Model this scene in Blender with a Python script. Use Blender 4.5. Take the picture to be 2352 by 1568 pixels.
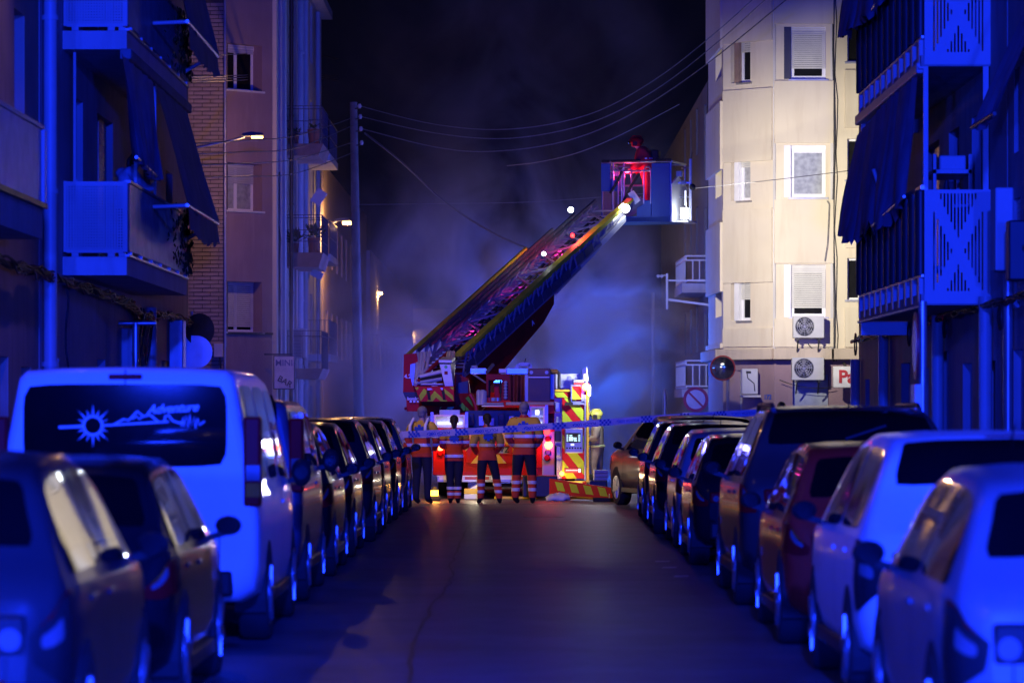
import bpy, bmesh, math, random
from mathutils import Vector, Matrix
random.seed(7)
PI = math.pi
sc = bpy.context.scene
for o in list(bpy.data.objects): bpy.data.objects.remove(o)
COL = sc.collection
# ------------------------------------------------------------------ camera, world, light, exposure
LENS = 130.0
F = LENS / 36.0 * 2352.0          # focal length in units of a 2352-wide picture
EYE, HX, HY = 1.70, 1197.0, 938.0 # eye height; vanishing point of the street
cam = bpy.data.cameras.new('camera'); camo = bpy.data.objects.new('camera', cam); COL.objects.link(camo)
camo.location = (0, 0, EYE); camo.rotation_euler = (PI/2, 0, 0)
cam.lens = LENS; cam.sensor_width = 36; cam.sensor_fit = 'HORIZONTAL'
cam.shift_x = -(HX-1176)/2352.0; cam.shift_y = (HY-784)/2352.0
cam.clip_start = 0.5; cam.clip_end = 900
cam.dof.use_dof = True; cam.dof.focus_distance = 71.0; cam.dof.aperture_fstop = 3.3
sc.camera = camo
sc.render.engine = 'CYCLES'
sc.cycles.use_denoising = True
sc.cycles.max_bounces = 6; sc.cycles.volume_bounces = 1; sc.cycles.transparent_max_bounces = 6
sc.cycles.volume_step_rate = 1.0
sc.cycles.sample_clamp_indirect = 4.0
world = bpy.data.worlds.new('World'); sc.world = world; world.use_nodes = True
bg = world.node_tree.nodes['Background']; bg.inputs[0].default_value = (0.17, 0.19, 1.0, 1); bg.inputs[1].default_value = 0.006
vs = sc.view_settings; vs.view_transform = 'Standard'; vs.look = 'None'; vs.exposure = 0; vs.gamma = 1; vs.use_curve_mapping = False

def lamp(name, kind, loc, power, col, size=0.2, target=None, angle=60, blend=0.5):
    l = bpy.data.lights.new(name, kind); o = bpy.data.objects.new(name, l); COL.objects.link(o)
    o.location = loc; l.energy = power; l.color = col
    if kind in ('POINT', 'SPOT'): l.shadow_soft_size = size
    if kind == 'SPOT': l.spot_size = math.radians(angle); l.spot_blend = blend
    if kind == 'AREA': l.size = size
    if target is not None:
        o.rotation_euler = (Vector(target)-Vector(loc)).to_track_quat('-Z', 'Y').to_euler()
    return o
BLUE = (0.007, 0.030, 1.0); WARM = (1.0, 0.62, 0.30)
# low pair: blue beacons of the emergency vehicles waiting in the crossing behind the photographer
lamp('beacon_light', 'SPOT', (5.5, -4, 2.7), 31000, BLUE, 0.35, (-2.0, 40, 2.5), 74, .6)
lamp('beacon_light', 'SPOT', (-5.5, -4, 2.7), 31000, BLUE, 0.35, (2.0, 40, 2.5), 74, .6)

lamp('beacon_light', 'SPOT', (0.6, -5, 9.0), 74000, BLUE, 0.35, (0.0, 38, 0.0), 50, .6)  # extra high light, added to bring blue onto the road

# ------------------------------------------------------------------ helpers
def px(x, d): return (x-HX)*d/F
def pz(y, d): return EYE+(HY-y)*d/F
def P(x, y, d): return Vector((px(x, d), d, pz(y, d)))
PM = {}
class MB:
    """collects faces with material slots; build() links them as one mesh object"""
    def __init__(s, M=None): s.v, s.f, s.mi, s.sm, s.M = [], [], [], [], M
    def add(s, vs_, fs, mi=0, smooth=False):
        b = len(s.v)
        s.v += [tuple(s.M @ Vector(v)) if s.M else tuple(v) for v in vs_]
        for f in fs:
            s.f.append([b+i for i in f]); s.mi.append(mi); s.sm.append(smooth)
        return s
    def box(s, x0, x1, y0, y1, z0, z1, mi=0, ch=0.0, R=None):
        if ch <= 0:
            vs_ = [(x, y, z) for z in (z0, z1) for y in (y0, y1) for x in (x0, x1)]
            fs = [(0, 2, 3, 1), (4, 5, 7, 6), (0, 1, 5, 4), (1, 3, 7, 5), (3, 2, 6, 7), (2, 0, 4, 6)]
        else:
            bm = bmesh.new(); bmesh.ops.create_cube(bm, size=1)
            for v in bm.verts: v.co = ((x0+x1)/2+v.co.x*(x1-x0), (y0+y1)/2+v.co.y*(y1-y0), (z0+z1)/2+v.co.z*(z1-z0))
            bmesh.ops.bevel(bm, geom=list(bm.edges), offset=ch, segments=2, affect='EDGES', profile=.5)
            bm.verts.index_update()
            vs_ = [tuple(v.co) for v in bm.verts]; fs = [[v.index for v in f.verts] for f in bm.faces]; bm.free()
        if R is not None: vs_ = [tuple(R @ Vector(v)) for v in vs_]
        return s.add(vs_, fs, mi)
    def bar(s, a, b, w, h=None, mi=0, up=(0, 0, 1)):
        a, b = Vector(a), Vector(b); h = h or w; d = b-a; L = d.length
        if L < 1e-6: return s
        d.normalize(); x = d.cross(Vector(up))
        if x.length < 1e-4: x = d.cross(Vector((1, 0, 0)))
        x.normalize(); z = x.cross(d)
        vs_ = [tuple(p+x*sx*w/2+z*sz*h/2) for p in (a, b) for sx, sz in ((-1, -1), (1, -1), (1, 1), (-1, 1))]
        return s.add(vs_, [(0, 1, 2, 3), (7, 6, 5, 4), (0, 4, 5, 1), (1, 5, 6, 2), (2, 6, 7, 3), (3, 7, 4, 0)], mi)
    def tube(s, pts, r, n=8, mi=0, cap=True, smooth=True):
        pts = [Vector(p) for p in pts]; k = len(pts); vs_ = []
        rr = r if isinstance(r, (list, tuple)) else [r]*k
        ref = None
        for i, p in enumerate(pts):
            d = (pts[min(i+1, k-1)]-pts[max(i-1, 0)]).normalized()
            if ref is None:
                ref = d.cross(Vector((0, 0, 1)))
                if ref.length < 1e-3: ref = d.cross(Vector((1, 0, 0)))
            x = (ref-d*ref.dot(d)).normalized(); ref = x; y = d.cross(x)
            for j in range(n):
                t = 2*PI*j/n; vs_.append(tuple(p+(x*math.cos(t)+y*math.sin(t))*rr[i]))
        fs = [(i*n+j, i*n+(j+1) % n, (i+1)*n+(j+1) % n, (i+1)*n+j) for i in range(k-1) for j in range(n)]
        s.add(vs_, fs, mi, smooth)
        if cap:
            s.add(vs_[:n], [list(range(n))[::-1]], mi); s.add(vs_[-n:], [list(range(n))], mi)
        return s
    def disc(s, c, nrm, r, t, n=24, mi=0, ry=None):
        """short cylinder from c along nrm*t"""
        c, nrm = Vector(c), Vector(nrm).normalized()
        return s.tube([c, c+nrm*t], r, n, mi, True, False)
    def poly(s, pts, d, mi=0):
        """polygon extruded by vector d"""
        n = len(pts); d = Vector(d)
        vs_ = [tuple(Vector(p)) for p in pts]+[tuple(Vector(p)+d) for p in pts]
        return s.add(vs_, [list(range(n))[::-1], list(range(n, 2*n))]+[(i, (i+1) % n, n+(i+1) % n, n+i) for i in range(n)], mi)
    def sphere(s, c, r, mi=0, n=12, sc_=(1, 1, 1), half=False):
        vs_, fs = [], []; m = n//2
        for i in range(m+1):
            t = (PI/2 if half else PI)*i/m
            for j in range(n):
                p = 2*PI*j/n
                vs_.append((c[0]+r*sc_[0]*math.sin(t)*math.cos(p), c[1]+r*sc_[1]*math.sin(t)*math.sin(p), c[2]+r*sc_[2]*math.cos(t)))
        for i in range(m):
            for j in range(n): fs.append((i*n+j, (i+1)*n+j, (i+1)*n+(j+1) % n, i*n+(j+1) % n))
        return s.add(vs_, fs, mi, True)
    def mesh(s, name, mats):
        me = bpy.data.meshes.new(name); me.from_pydata(s.v, [], s.f)
        for m in (mats if isinstance(mats, (list, tuple)) else [mats]): me.materials.append(m)
        me.polygons.foreach_set('material_index', s.mi); me.polygons.foreach_set('use_smooth', s.sm)
        me.update(); return me
    def build(s, name, mats, parent=None, local=False, **kw):
        me = s.mesh(name, mats)
        bm = bmesh.new(); bm.from_mesh(me); bmesh.ops.recalc_face_normals(bm, faces=bm.faces); bm.to_mesh(me); bm.free()
        return link(name, me, parent, local, **kw)
def link(name, me, parent=None, local=False, label=None, cat=None, group=None, kind=None):
    o = bpy.data.objects.new(name, me); COL.objects.link(o)
    if parent is not None:
        if not local: me.transform(PM[parent.name].inverted())
        o.parent = parent; PM[o.name] = PM[parent.name].copy()
    else: PM[o.name] = Matrix.Identity(4)
    return tag(o, label, cat, group, kind)
def tag(o, label=None, cat=None, group=None, kind=None):
    for k, v in (('label', label), ('category', cat), ('group', group), ('kind', kind)):
        if v: o[k] = v
    return o
def thing(name, label, cat, loc=(0, 0, 0), rotz=0.0, group=None):
    o = bpy.data.objects.new(name, None); COL.objects.link(o); o.location = loc; o.rotation_euler = (0, 0, rotz); o.empty_display_size = .2
    PM[o.name] = Matrix.Translation(loc) @ Matrix.Rotation(rotz, 4, 'Z')
    return tag(o, label, cat, group)
def single(name, mb, mats, label, cat, group=None):
    """a thing that is one mesh: its origin is moved to its base"""
    o = mb.build(name, mats, None, label=label, cat=cat, group=group)
    vs_ = o.data.vertices
    c = Vector((sum(v.co.x for v in vs_)/len(vs_), sum(v.co.y for v in vs_)/len(vs_), min(v.co.z for v in vs_)))
    o.data.transform(Matrix.Translation(-c)); o.location = c; PM[o.name] = Matrix.Translation(c)
    return o
def copy_tree(o, parent=None):
    c = o.copy(); COL.objects.link(c)
    if parent is not None: c.parent = parent
    for ch in o.children: copy_tree(ch, c)
    return c
def text(name, body, size, M, mat, parent=None, ext=.004, shear=0, align='CENTER', spacing=1.0, bold=0.0):
    cu = bpy.data.curves.new(name, 'FONT'); cu.body = body; cu.size = size; cu.extrude = ext; cu.shear = shear; cu.offset = bold
    cu.align_x = align; cu.align_y = 'CENTER'; cu.space_character = spacing; cu.materials.append(mat)
    t = bpy.data.objects.new(name, cu); COL.objects.link(t)
    dg = bpy.context.evaluated_depsgraph_get(); me = bpy.data.meshes.new_from_object(t.evaluated_get(dg))
    bpy.data.objects.remove(t); bpy.data.curves.remove(cu); me.name = name
    me.transform(M)
    return link(name, me, parent)
def facing(p, n):
    """text plane at p whose front looks along n (horizontal)"""
    n = Vector(n).normalized(); z = Vector((0, 0, 1)); x = z.cross(n)
    return Matrix(((x.x, z.x, n.x, p[0]), (x.y, z.y, n.y, p[1]), (x.z, z.z, n.z, p[2]), (0, 0, 0, 1)))

# ------------------------------------------------------------------ materials
MATS = {}
def mat(name, col, rough=.6, metal=0.0, var=.15, scale=4.0, bump=.0, bscale=60.0, coat=0.0, stain=None, spec=.5):
    if name in MATS: return MATS[name]
    m = bpy.data.materials.new(name); m.use_nodes = True; nt = m.node_tree; N, L = nt.nodes, nt.links
    b = N['Principled BSDF']; b.inputs['Roughness'].default_value = rough; b.inputs['Metallic'].default_value = metal
    b.inputs['Coat Weight'].default_value = coat; b.inputs['Coat Roughness'].default_value = .04
    b.inputs['Specular IOR Level'].default_value = spec
    tc = N.new('ShaderNodeTexCoord'); no = N.new('ShaderNodeTexNoise'); no.inputs['Scale'].default_value = scale; no.inputs['Detail'].default_value = 5
    L.new(tc.outputs['Object'], no.inputs['Vector'])
    mx = N.new('ShaderNodeMix'); mx.data_type = 'RGBA'
    mx.inputs['A'].default_value = (*[c*(1-var) for c in col], 1); mx.inputs['B'].default_value = (*[min(1, c*(1+var)) for c in col], 1)
    rr = N.new('ShaderNodeMapRange'); rr.inputs['From Min'].default_value = .3; rr.inputs['From Max'].default_value = .7
    L.new(no.outputs['Fac'], rr.inputs['Value']); L.new(rr.outputs[0], mx.inputs['Factor'])
    last = mx.outputs['Result']
    if stain:
        mp = N.new('ShaderNodeMapping'); mp.inputs['Scale'].default_value = (1.6, 1.6, .22); L.new(tc.outputs['Object'], mp.inputs[0])
        n2 = N.new('ShaderNodeTexNoise'); n2.inputs['Scale'].default_value = 2.2; n2.inputs['Detail'].default_value = 7; n2.inputs['Roughness'].default_value = .65
        L.new(mp.outputs[0], n2.inputs['Vector'])
        r2 = N.new('ShaderNodeMapRange'); r2.inputs['From Min'].default_value = .5; r2.inputs['From Max'].default_value = .75; r2.inputs['To Max'].default_value = .7
        L.new(n2.outputs['Fac'], r2.inputs['Value'])
        m2 = N.new('ShaderNodeMix'); m2.data_type = 'RGBA'; m2.inputs['B'].default_value = (*stain, 1)
        L.new(r2.outputs[0], m2.inputs['Factor']); L.new(last, m2.inputs['A']); last = m2.outputs['Result']
    L.new(last, b.inputs['Base Color'])
    ro = N.new('ShaderNodeMapRange'); ro.inputs['To Min'].default_value = max(.02, rough*.85); ro.inputs['To Max'].default_value = min(1, rough*1.15)
    L.new(no.outputs['Fac'], ro.inputs['Value']); L.new(ro.outputs[0], b.inputs['Roughness'])
    if bump > 0:
        n3 = N.new('ShaderNodeTexNoise'); n3.inputs['Scale'].default_value = bscale; n3.inputs['Detail'].default_value = 4
        L.new(tc.outputs['Object'], n3.inputs['Vector'])
        bp = N.new('ShaderNodeBump'); bp.inputs['Strength'].default_value = bump; bp.inputs['Distance'].default_value = .02
        L.new(n3.outputs['Fac'], bp.inputs['Height']); L.new(bp.outputs[0], b.inputs['Normal'])
    MATS[name] = m; return m
def emit(name, col, strength):
    if name in MATS: return MATS[name]
    m = bpy.data.materials.new(name); m.use_nodes = True; b = m.node_tree.nodes['Principled BSDF']
    b.inputs['Base Color'].default_value = (*[c*.5 for c in col], 1)
    b.inputs['Emission Color'].default_value = (*col, 1); b.inputs['Emission Strength'].default_value = strength
    MATS[name] = m; return m
ASPHALT = mat('asphalt', (.125, .12, .135), .44, var=.4, scale=.9, bump=.5, bscale=60, stain=(.06, .06, .066))
PAVING = mat('paving', (.2, .19, .18), .8, var=.2, bump=.2)
KERB = mat('kerb_stone', (.25, .24, .23), .8, bump=.2)
LINE = mat('worn_white_paint', (.55, .55, .55), .7, var=.3, scale=9)
PLASTER_PURPLE = mat('grey_plaster', (.42, .40, .42), .85, var=.12, scale=1.5, bump=.25, bscale=30, stain=(.25, .23, .24))
PLASTER_WHITE = mat('white_render', (.62, .60, .58), .85, var=.08, scale=1.2, bump=.2, bscale=40, stain=(.42, .4, .38))
PLASTER_TAN = mat('tan_plaster', (.52, .40, .30), .85, var=.12, scale=1.5, bump=.25, bscale=40, stain=(.36, .27, .2))
PLASTER_PINK = mat('pink_plaster', (.30, .20, .23), .9, var=.1, scale=1.2, bump=.5, bscale=45, stain=(.38, .27, .28))
PLASTER_CREAM = mat('cream_render', (.71, .63, .48), .85, var=.05, scale=.9, bump=.2, bscale=50, stain=(.60, .51, .37))
PLASTER_CREAM2 = mat('cream_plaster_old', (.55, .46, .36), .85, var=.1, scale=1.3, bump=.2, stain=(.36, .3, .25))
PLASTER_BLUE = mat('pale_grey_plaster', (.40, .43, .47), .85, var=.1, scale=1.0, bump=.2, stain=(.27, .28, .32))
BROWN_STONE = mat('brown_plaster', (.30, .2, .16), .9, var=.2, bump=.3)
BRICK = mat('pale_brick', (.36, .28, .24), .85, var=.22, scale=3, bump=.4, bscale=80)
MORTAR = mat('dark_mortar', (.09, .075, .07), .95, bump=.2)
POLE_CONC = mat('dark_pole_concrete', (.16, .15, .15), .85, var=.3, scale=3, bump=.3)
CONCRETE = mat('concrete', (.38, .36, .34), .85, var=.2, scale=2, bump=.35, bscale=40, stain=(.24, .23, .22))
WHITE_METAL = mat('white_metal', (.5, .5, .5), .45, var=.06)
GREY_METAL = mat('grey_metal', (.38, .38, .4), .4, .6)
STEEL = mat('galvanised_steel', (.55, .56, .58), .38, .8)
ALU = mat('ribbed_aluminium', (.62, .63, .65), .35, .9)
DARK_METAL = mat('dark_metal', (.04, .04, .045), .45, .3)
BLACK = mat('black_rubber', (.018, .018, .02), .75)
BLACK_GLOSS = mat('black_plastic', (.02, .02, .022), .35, spec=.15)
TYRE = mat('tyre_rubber', (.02, .02, .021), .8, bump=.2)
GLASS = mat('dark_glass', (.003, .0035, .005), .03, var=.1, spec=.6)
WGLASS = mat('house_window_glass', (.012, .012, .015), .12, var=.2, spec=.03)
GLASS_LIT = mat('curtained_glass', (.33, .35, .36), .3, var=.25, scale=9)
WHITE_PVC = mat('white_window_frame', (.8, .8, .8), .4, var=.04)
BROWN_WOOD = mat('brown_shutter', (.16, .09, .055), .55, var=.25, scale=3)
SHUTTER = mat('pale_shutter_slat', (.58, .57, .50), .55, var=.08)
SHUTTER_GREY = mat('grey_shutter_slat', (.45, .45, .47), .5, var=.08)
AWNING = mat('blue_grey_awning_cloth', (.20, .22, .24), .9, var=.2, scale=2, bump=.2)
AWNING2 = mat('faded_blue_awning_cloth', (.2, .23, .34), .9, var=.25, scale=2, bump=.2)
CABLE = mat('black_cable', (.03, .03, .032), .5)
CABLE_PALE = mat('pale_cable', (.16, .16, .17), .45)
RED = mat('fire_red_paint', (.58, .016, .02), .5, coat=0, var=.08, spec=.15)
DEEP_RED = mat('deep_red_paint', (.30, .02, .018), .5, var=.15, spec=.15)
YELLOW = mat('fluorescent_yellow', (.55, .72, .04), .55, var=.06, spec=.15)
YELLOW2 = mat('signal_yellow', (.85, .55, .03), .45, var=.08)
ORANGE_RED = mat('orange_red_cloth', (.85, .085, .03), .8, var=.15, bump=.3)
YELLOW_CLOTH = mat('yellow_cloth', (.74, .46, .04), .85, var=.18, bump=.3)
NAVY = mat('navy_cloth', (.012, .014, .04), .85, var=.25, bump=.3)
REFLECT = mat('silver_reflective_tape', (.88, .88, .9), .3, var=.03)
STARBLUE = mat('medical_blue', (.02, .08, .45), .6)
SKIN = mat('skin', (.52, .33, .25), .6, var=.08)
HAIR = mat('dark_hair', (.02, .014, .01), .5, bump=.5, bscale=160)
HAIR_GREY = mat('grey_hair', (.28, .26, .25), .6, bump=.5, bscale=160)
TAN_SUIT = mat('sand_turnout_cloth', (.40, .33, .22), .85, var=.2, scale=6, bump=.3)
RED_SUIT = mat('red_turnout_cloth', (.62, .03, .035), .8, var=.2, scale=6, bump=.3)
LIME = mat('lime_helmet_shell', (.70, .72, .12), .3, coat=.4)
TRUCK_WHITE = mat('truck_white_paint', (.75, .75, .76), .35, var=.04)
TRUCK_BLUE = mat('truck_grey_blue_panel', (.38, .42, .55), .35, var=.1)
RUST_BROWN = mat('brown_roller_shutter', (.17, .085, .05), .5, var=.2, scale=3)
TARP = mat('dark_red_tarpaulin', (.17, .022, .022), .7, var=.3, scale=4, bump=.5, bscale=8)
CLAY = mat('terracotta', (.33, .13, .08), .85, var=.15)
LEAF = mat('dark_green_leaf', (.05, .09, .035), .6, var=.3)
SIGN_RED = mat('sign_red', (.55, .03, .035), .45)
SIGN_BLUE = mat('sign_blue', (.05, .09, .42), .45)
SIGN_WHITE = mat('sign_white', (.88, .88, .87), .4)
DIM_MIRROR = mat('car_mirror_glass', (.012, .012, .014), .12, spec=.15)
MIRROR = mat('mirror_glass', (.9, .9, .9), .02, 1.0, var=0)
E_WARM = emit('street_lamp_led', (1, .50, .14), 16)
E_WARM_FAR = emit('far_street_lamp_led', (1, .50, .14), 90)
DARK_PLASTER = mat('dark_plaster', (.13, .13, .14), .9, var=.2, scale=1.0, bump=.2)  # plaster colour darkened so the floodlit side wall stays dim
E_RED = emit('red_tail_lamp', (1, .02, .02), 9)
E_REDHOT = emit('red_lamp_core', (1, .10, .03), 22)
E_WHITE = emit('white_flood_led', (.85, .92, 1), 22)
E_ORANGE = emit('orange_lamp', (1, .36, .03), 14)
E_SCREEN = emit('screen_light', (.55, .85, .9), 1.2)
E_INT = emit('lit_locker_strip', (.8, .86, 1), 1.5)
E_BLUE = emit('blue_beacon_lens', (.03, .16, 1), 25)
# ------------------------------------------------------------------ ground
def structure(name, mb, mats): return mb.build(name, mats, None, kind='structure')
structure('road', MB().add([(-420, -80, 0), (420, -80, 0), (420, 760, 0), (-420, 760, 0)], [(0, 1, 2, 3)]), ASPHALT)
for nm, xa, xb, ya, yb in (('pavement', -5.95, -4.0, -30, 66.2), ('pavement', 3.95, 5.9, -30, 64.6), ('pavement', -7.0, -4.6, 97, 200), ('pavement', 4.0, 5.0, 95, 200)):
    kx = xb if xa < 0 else xa
    a0, a1 = (xa, xb-.15) if xa < 0 else (xa+.15, xb)
    pv = structure(nm, MB().box(a0, a1, ya, yb, -.1, .13), PAVING)
    ks = MB()
    yy = max(ya, 10)
    while yy < yb-.1:
        e = min(yy+.99, yb); ks.box(min(kx, kx-.14*math.copysign(1, xb+xa)*-1), max(kx, kx+.14*math.copysign(1, xb+xa)), yy, e-.012, -.1, .135, ch=.012); yy += 1.0
    k = ks.build('kerb_stones', KERB, pv); k['kind'] = 'stuff'
def ribbon(name, pts, w, m, z=.004):
    vs_, fs = [], []
    for i, (x, y) in enumerate(pts):
        ww = w*random.uniform(.5, 1.3)
        vs_ += [(x-ww/2, y, z), (x+ww/2, y, z)]
        if i: fs.append((2*i-2, 2*i-1, 2*i+1, 2*i))
    return structure(name, MB().add(vs_, fs), m)
SEAM = mat('tar_seam', (.03, .03, .032), .45)
x = -.62; pts = []
for i in range(60):
    x += random.uniform(-.05, .05); x = max(-.78, min(-.48, x)); pts.append((x, 20+i*.8))
ribbon('road_seam', pts, .026, SEAM)
pts = [(-1.9+i*.09, 36.6+random.uniform(-.05, .05)) for i in range(42)]
vs_, fs = [], []
for i, (x, y) in enumerate(pts):
    vs_ += [(x, y-.04, .004), (x, y+.04, .004)]
    if i: fs.append((2*i-2, 2*i, 2*i+1, 2*i-1))
structure('road_seam', MB().add(vs_, fs), SEAM)
mk = MB()
for (a, b) in ((1502, 1289), (1518, 1303), (1545, 1323)):
    d = F*EYE/(b-HY); mk.add([(px(a, d), d-.18, .004), (px(a+34, d), d-.12, .004), (px(a+38, d), d+.16, .004), (px(a+6, d), d+.14, .004)], [(0, 1, 2, 3)])
structure('road_markings', mk, LINE)
structure('road_markings', MB().box(-3.2, 3.2, 65.4, 65.75, .003, .005), mat('worn_stop_line', (.16, .155, .155), .7, var=.5, scale=3))
structure('manhole_cover', MB().disc((.35, 58, .001), (0, 0, 1), .33, .004, 24), DARK_METAL)

# ------------------------------------------------------------------ wall and window builders
def frame(o, n):
    n = Vector(n).normalized(); u = Vector((0, 0, 1)).cross(n)
    return Matrix(((u.x, -n.x, 0, o[0]), (u.y, -n.y, 0, o[1]), (u.z, -n.z, 1, o[2]), (0, 0, 0, 1)))
def wall(parent, M, W, H, holes, m, t=.3, name='wall', thick=None):
    """front sheet with openings (x0,x1,z0,z1), their reveals, and closed ends"""
    b = MB(M); thick = thick or t+.12
    xs = sorted({0, W, *[h[0] for h in holes], *[h[1] for h in holes]}); zs = sorted({0, H, *[h[2] for h in holes], *[h[3] for h in holes]})
    for i in range(len(xs)-1):
        for j in range(len(zs)-1):
            cx, cz = (xs[i]+xs[i+1])/2, (zs[j]+zs[j+1])/2
            if any(h[0] < cx < h[1] and h[2] < cz < h[3] for h in holes): continue
            b.add([(xs[i], 0, zs[j]), (xs[i+1], 0, zs[j]), (xs[i+1], 0, zs[j+1]), (xs[i], 0, zs[j+1])], [(0, 1, 2, 3)])
    for (x0, x1, z0, z1, *_) in holes:
        b.add([(x0, 0, z0), (x0, t, z0), (x0, t, z1), (x0, 0, z1), (x1, 0, z0), (x1, t, z0), (x1, t, z1), (x1, 0, z1)],
              [(0, 1, 2, 3), (5, 4, 7, 6), (1, 0, 4, 5), (3, 2, 6, 7)])
    b.add([(0, 0, 0), (0, thick, 0), (0, thick, H), (0, 0, H), (W, 0, 0), (W, thick, 0), (W, thick, H), (W, 0, H)],
          [(1, 0, 3, 2), (4, 5, 6, 7), (3, 7, 6, 2), (1, 2, 6, 5)])
    me = b.mesh(name, m); return link(name, me, parent)
def slats(M, x0, x1, z0, z1, y, pitch=.05, mi=0):
    b = MB(M); k = max(1, int((z1-z0)/pitch)); p = (z1-z0)/k
    for i in range(k):
        a = z0+i*p; b.box(x0, x1, y-.006+random.uniform(-.001, .001), y+.008, a+.006, a+p-.002)
    return b
def window(parent, M, x0, x1, z0, z1, dep=.2, fr=WHITE_PVC, glass=None, shut=0.0, sm=SHUTTER, mull=(.5,), fw=.06, box=0.0, sill=None):
    """window (frame) > pane, shutter, sill"""
    glass = WGLASS if glass in (None, GLASS) else glass
    f = MB(M); y0, y1 = dep-.05, dep
    zt = z1-box
    f.box(x0, x0+fw, y0, y1, z0, zt); f.box(x1-fw, x1, y0, y1, z0, zt)
    f.box(x0+fw, x1-fw, y0, y1, z0, z0+fw); f.box(x0+fw, x1-fw, y0, y1, zt-fw, zt)
    for q in mull: c = x0+(x1-x0)*q; f.box(c-fw*.7, c+fw*.7, y0+.003, y1, z0+fw, zt-fw)
    if box: f.box(x0, x1, y0-.03, y1, zt, z1)
    w = f.build('window', fr, parent)
    MB(M).box(x0+fw*.5, x1-fw*.5, dep-.02, dep-.012, z0+fw*.5, zt-fw*.5).build('pane', glass, w)
    MB(M).box(x0-.02, x1+.02, dep+.03, dep+.05, z0-.02, z1+.02).build('backing', BLACK, w)
    if shut > 0:
        s = slats(M, x0+.012, x1-.012, z1-(z1-z0)*shut, z1-.01, dep-.075).build('shutter', sm, w); s['kind'] = 'stuff'
    if sill: MB(M).box(x0-.06, x1+.06, -.05, dep-.05, z0-.05, z0-.004).build('sill', sill, w)
    return w
def door(parent, M, x0, x1, z0, z1, m, dep=.12):
    d = MB(M).box(x0, x1, dep, dep+.05, z0, z1)
    for k in range(2): d.box(x0+.12, x1-.12, dep-.012, dep+.01, z0+.15+k*(z1-z0)*.48, z0+(z1-z0)*(.44+.48*k))
    d = d.build('door', m, parent); MB(M).box(x1-.13, x1-.1, dep-.06, dep, z0+.95, z0+1.12).build('handle', GREY_METAL, d); return d
def pipe(parent, pts, r, m, name='drainpipe', clips=2.0):
    b = MB().tube(pts, r, 10)
    a, c = Vector(pts[0]), Vector(pts[-1]); L = (c-a).length; k = max(1, int(L/clips))
    for i in range(1, k): q = a+(c-a)*i/k; b.tube([q-(c-a).normalized()*.03, q+(c-a).normalized()*.03], r*1.25, 10)
    return b.build(name, m, parent)
def cables(name, label, bundle, r, m=CABLE, group=None):
    t = thing(name, label, 'cables', bundle[0][0], 0, group)
    for pts in bundle: MB().tube(pts, r, 5, 0, False).build('cable', m, t)
    return t
def sag(a, b, s, n=16):
    a, b = Vector(a), Vector(b); return [tuple(a+(b-a)*i/n-Vector((0, 0, s*4*(i/n)*(1-i/n)))) for i in range(n+1)]

# ------------------------------------------------------------------ left side, near: two apartment houses
LX = -5.95
nb = thing('apartment_building', 'nearest house on the left edge with ribbed blue lit balcony and orange lit wall', 'building', (LX, 26, 0))
M = frame((LX, 9, 0), (1, 0, 0))
wall(nb, M, 36.6, 13.5, [(31.2, 32.4, 4.1, 6.3), (34.4, 35.3, 4.1, 6.4), (33.0, 33.9, .13, 2.3), (35.0, 35.9, .13, 2.2)], PLASTER_TAN)
window(nb, M, 31.2, 32.4, 4.1, 6.3, .2, BROWN_WOOD, GLASS, .5, SHUTTER_GREY)
window(nb, M, 34.4, 35.3, 4.1, 6.4, .2, WHITE_PVC, GLASS, 1.0, SHUTTER_GREY, box=.2)
door(nb, M, 33.0, 33.9, .13, 2.3, BROWN_WOOD); door(nb, M, 35.0, 35.9, .13, 2.2, GREY_METAL)
b0 = MB().box(LX, -5.1, 30, 39.4, 3.5, 3.82).build('balcony', CONCRETE, nb)
MB().box(LX, -5.05, 29.95, 39.45, 3.825, 3.88).build('edge_tile', DARK_METAL, b0)
def corrugated(x, y0, y1, z0, z1, pitch=.075, amp=.022, along='y', c=0):
    n = int(abs(y1-y0)/pitch)*4; vs_, fs = [], []
    for i in range(n+1):
        q = y0+(y1-y0)*i/n; off = amp*(0, 1, 1, 0)[i % 4]
        for z in (z0, z1): vs_.append((x+off, q, z) if along == 'y' else (q, x-off, z))
        if i: fs.append((2*i-2, 2*i, 2*i+1, 2*i-1))
    return MB().add(vs_, fs)
corrugated(-5.12, 30.1, 39.35, 3.9, 4.66).build('railing_panel', ALU, b0)
MB().box(-5.16, -5.08, 30, 39.4, 4.665, 4.71).build('handrail', WHITE_METAL, b0)
MB().box(-5.16, -5.06, 39.3, 39.42, 3.885, 4.66).build('post', WHITE_METAL, b0)
pp = MB(); pp.tube([(-5.5, 36.2, 4.72), (-5.5, 36.2, 4.9)], [.09, .12], 10); pp.build('flower_pot', CLAY, b0)

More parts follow.
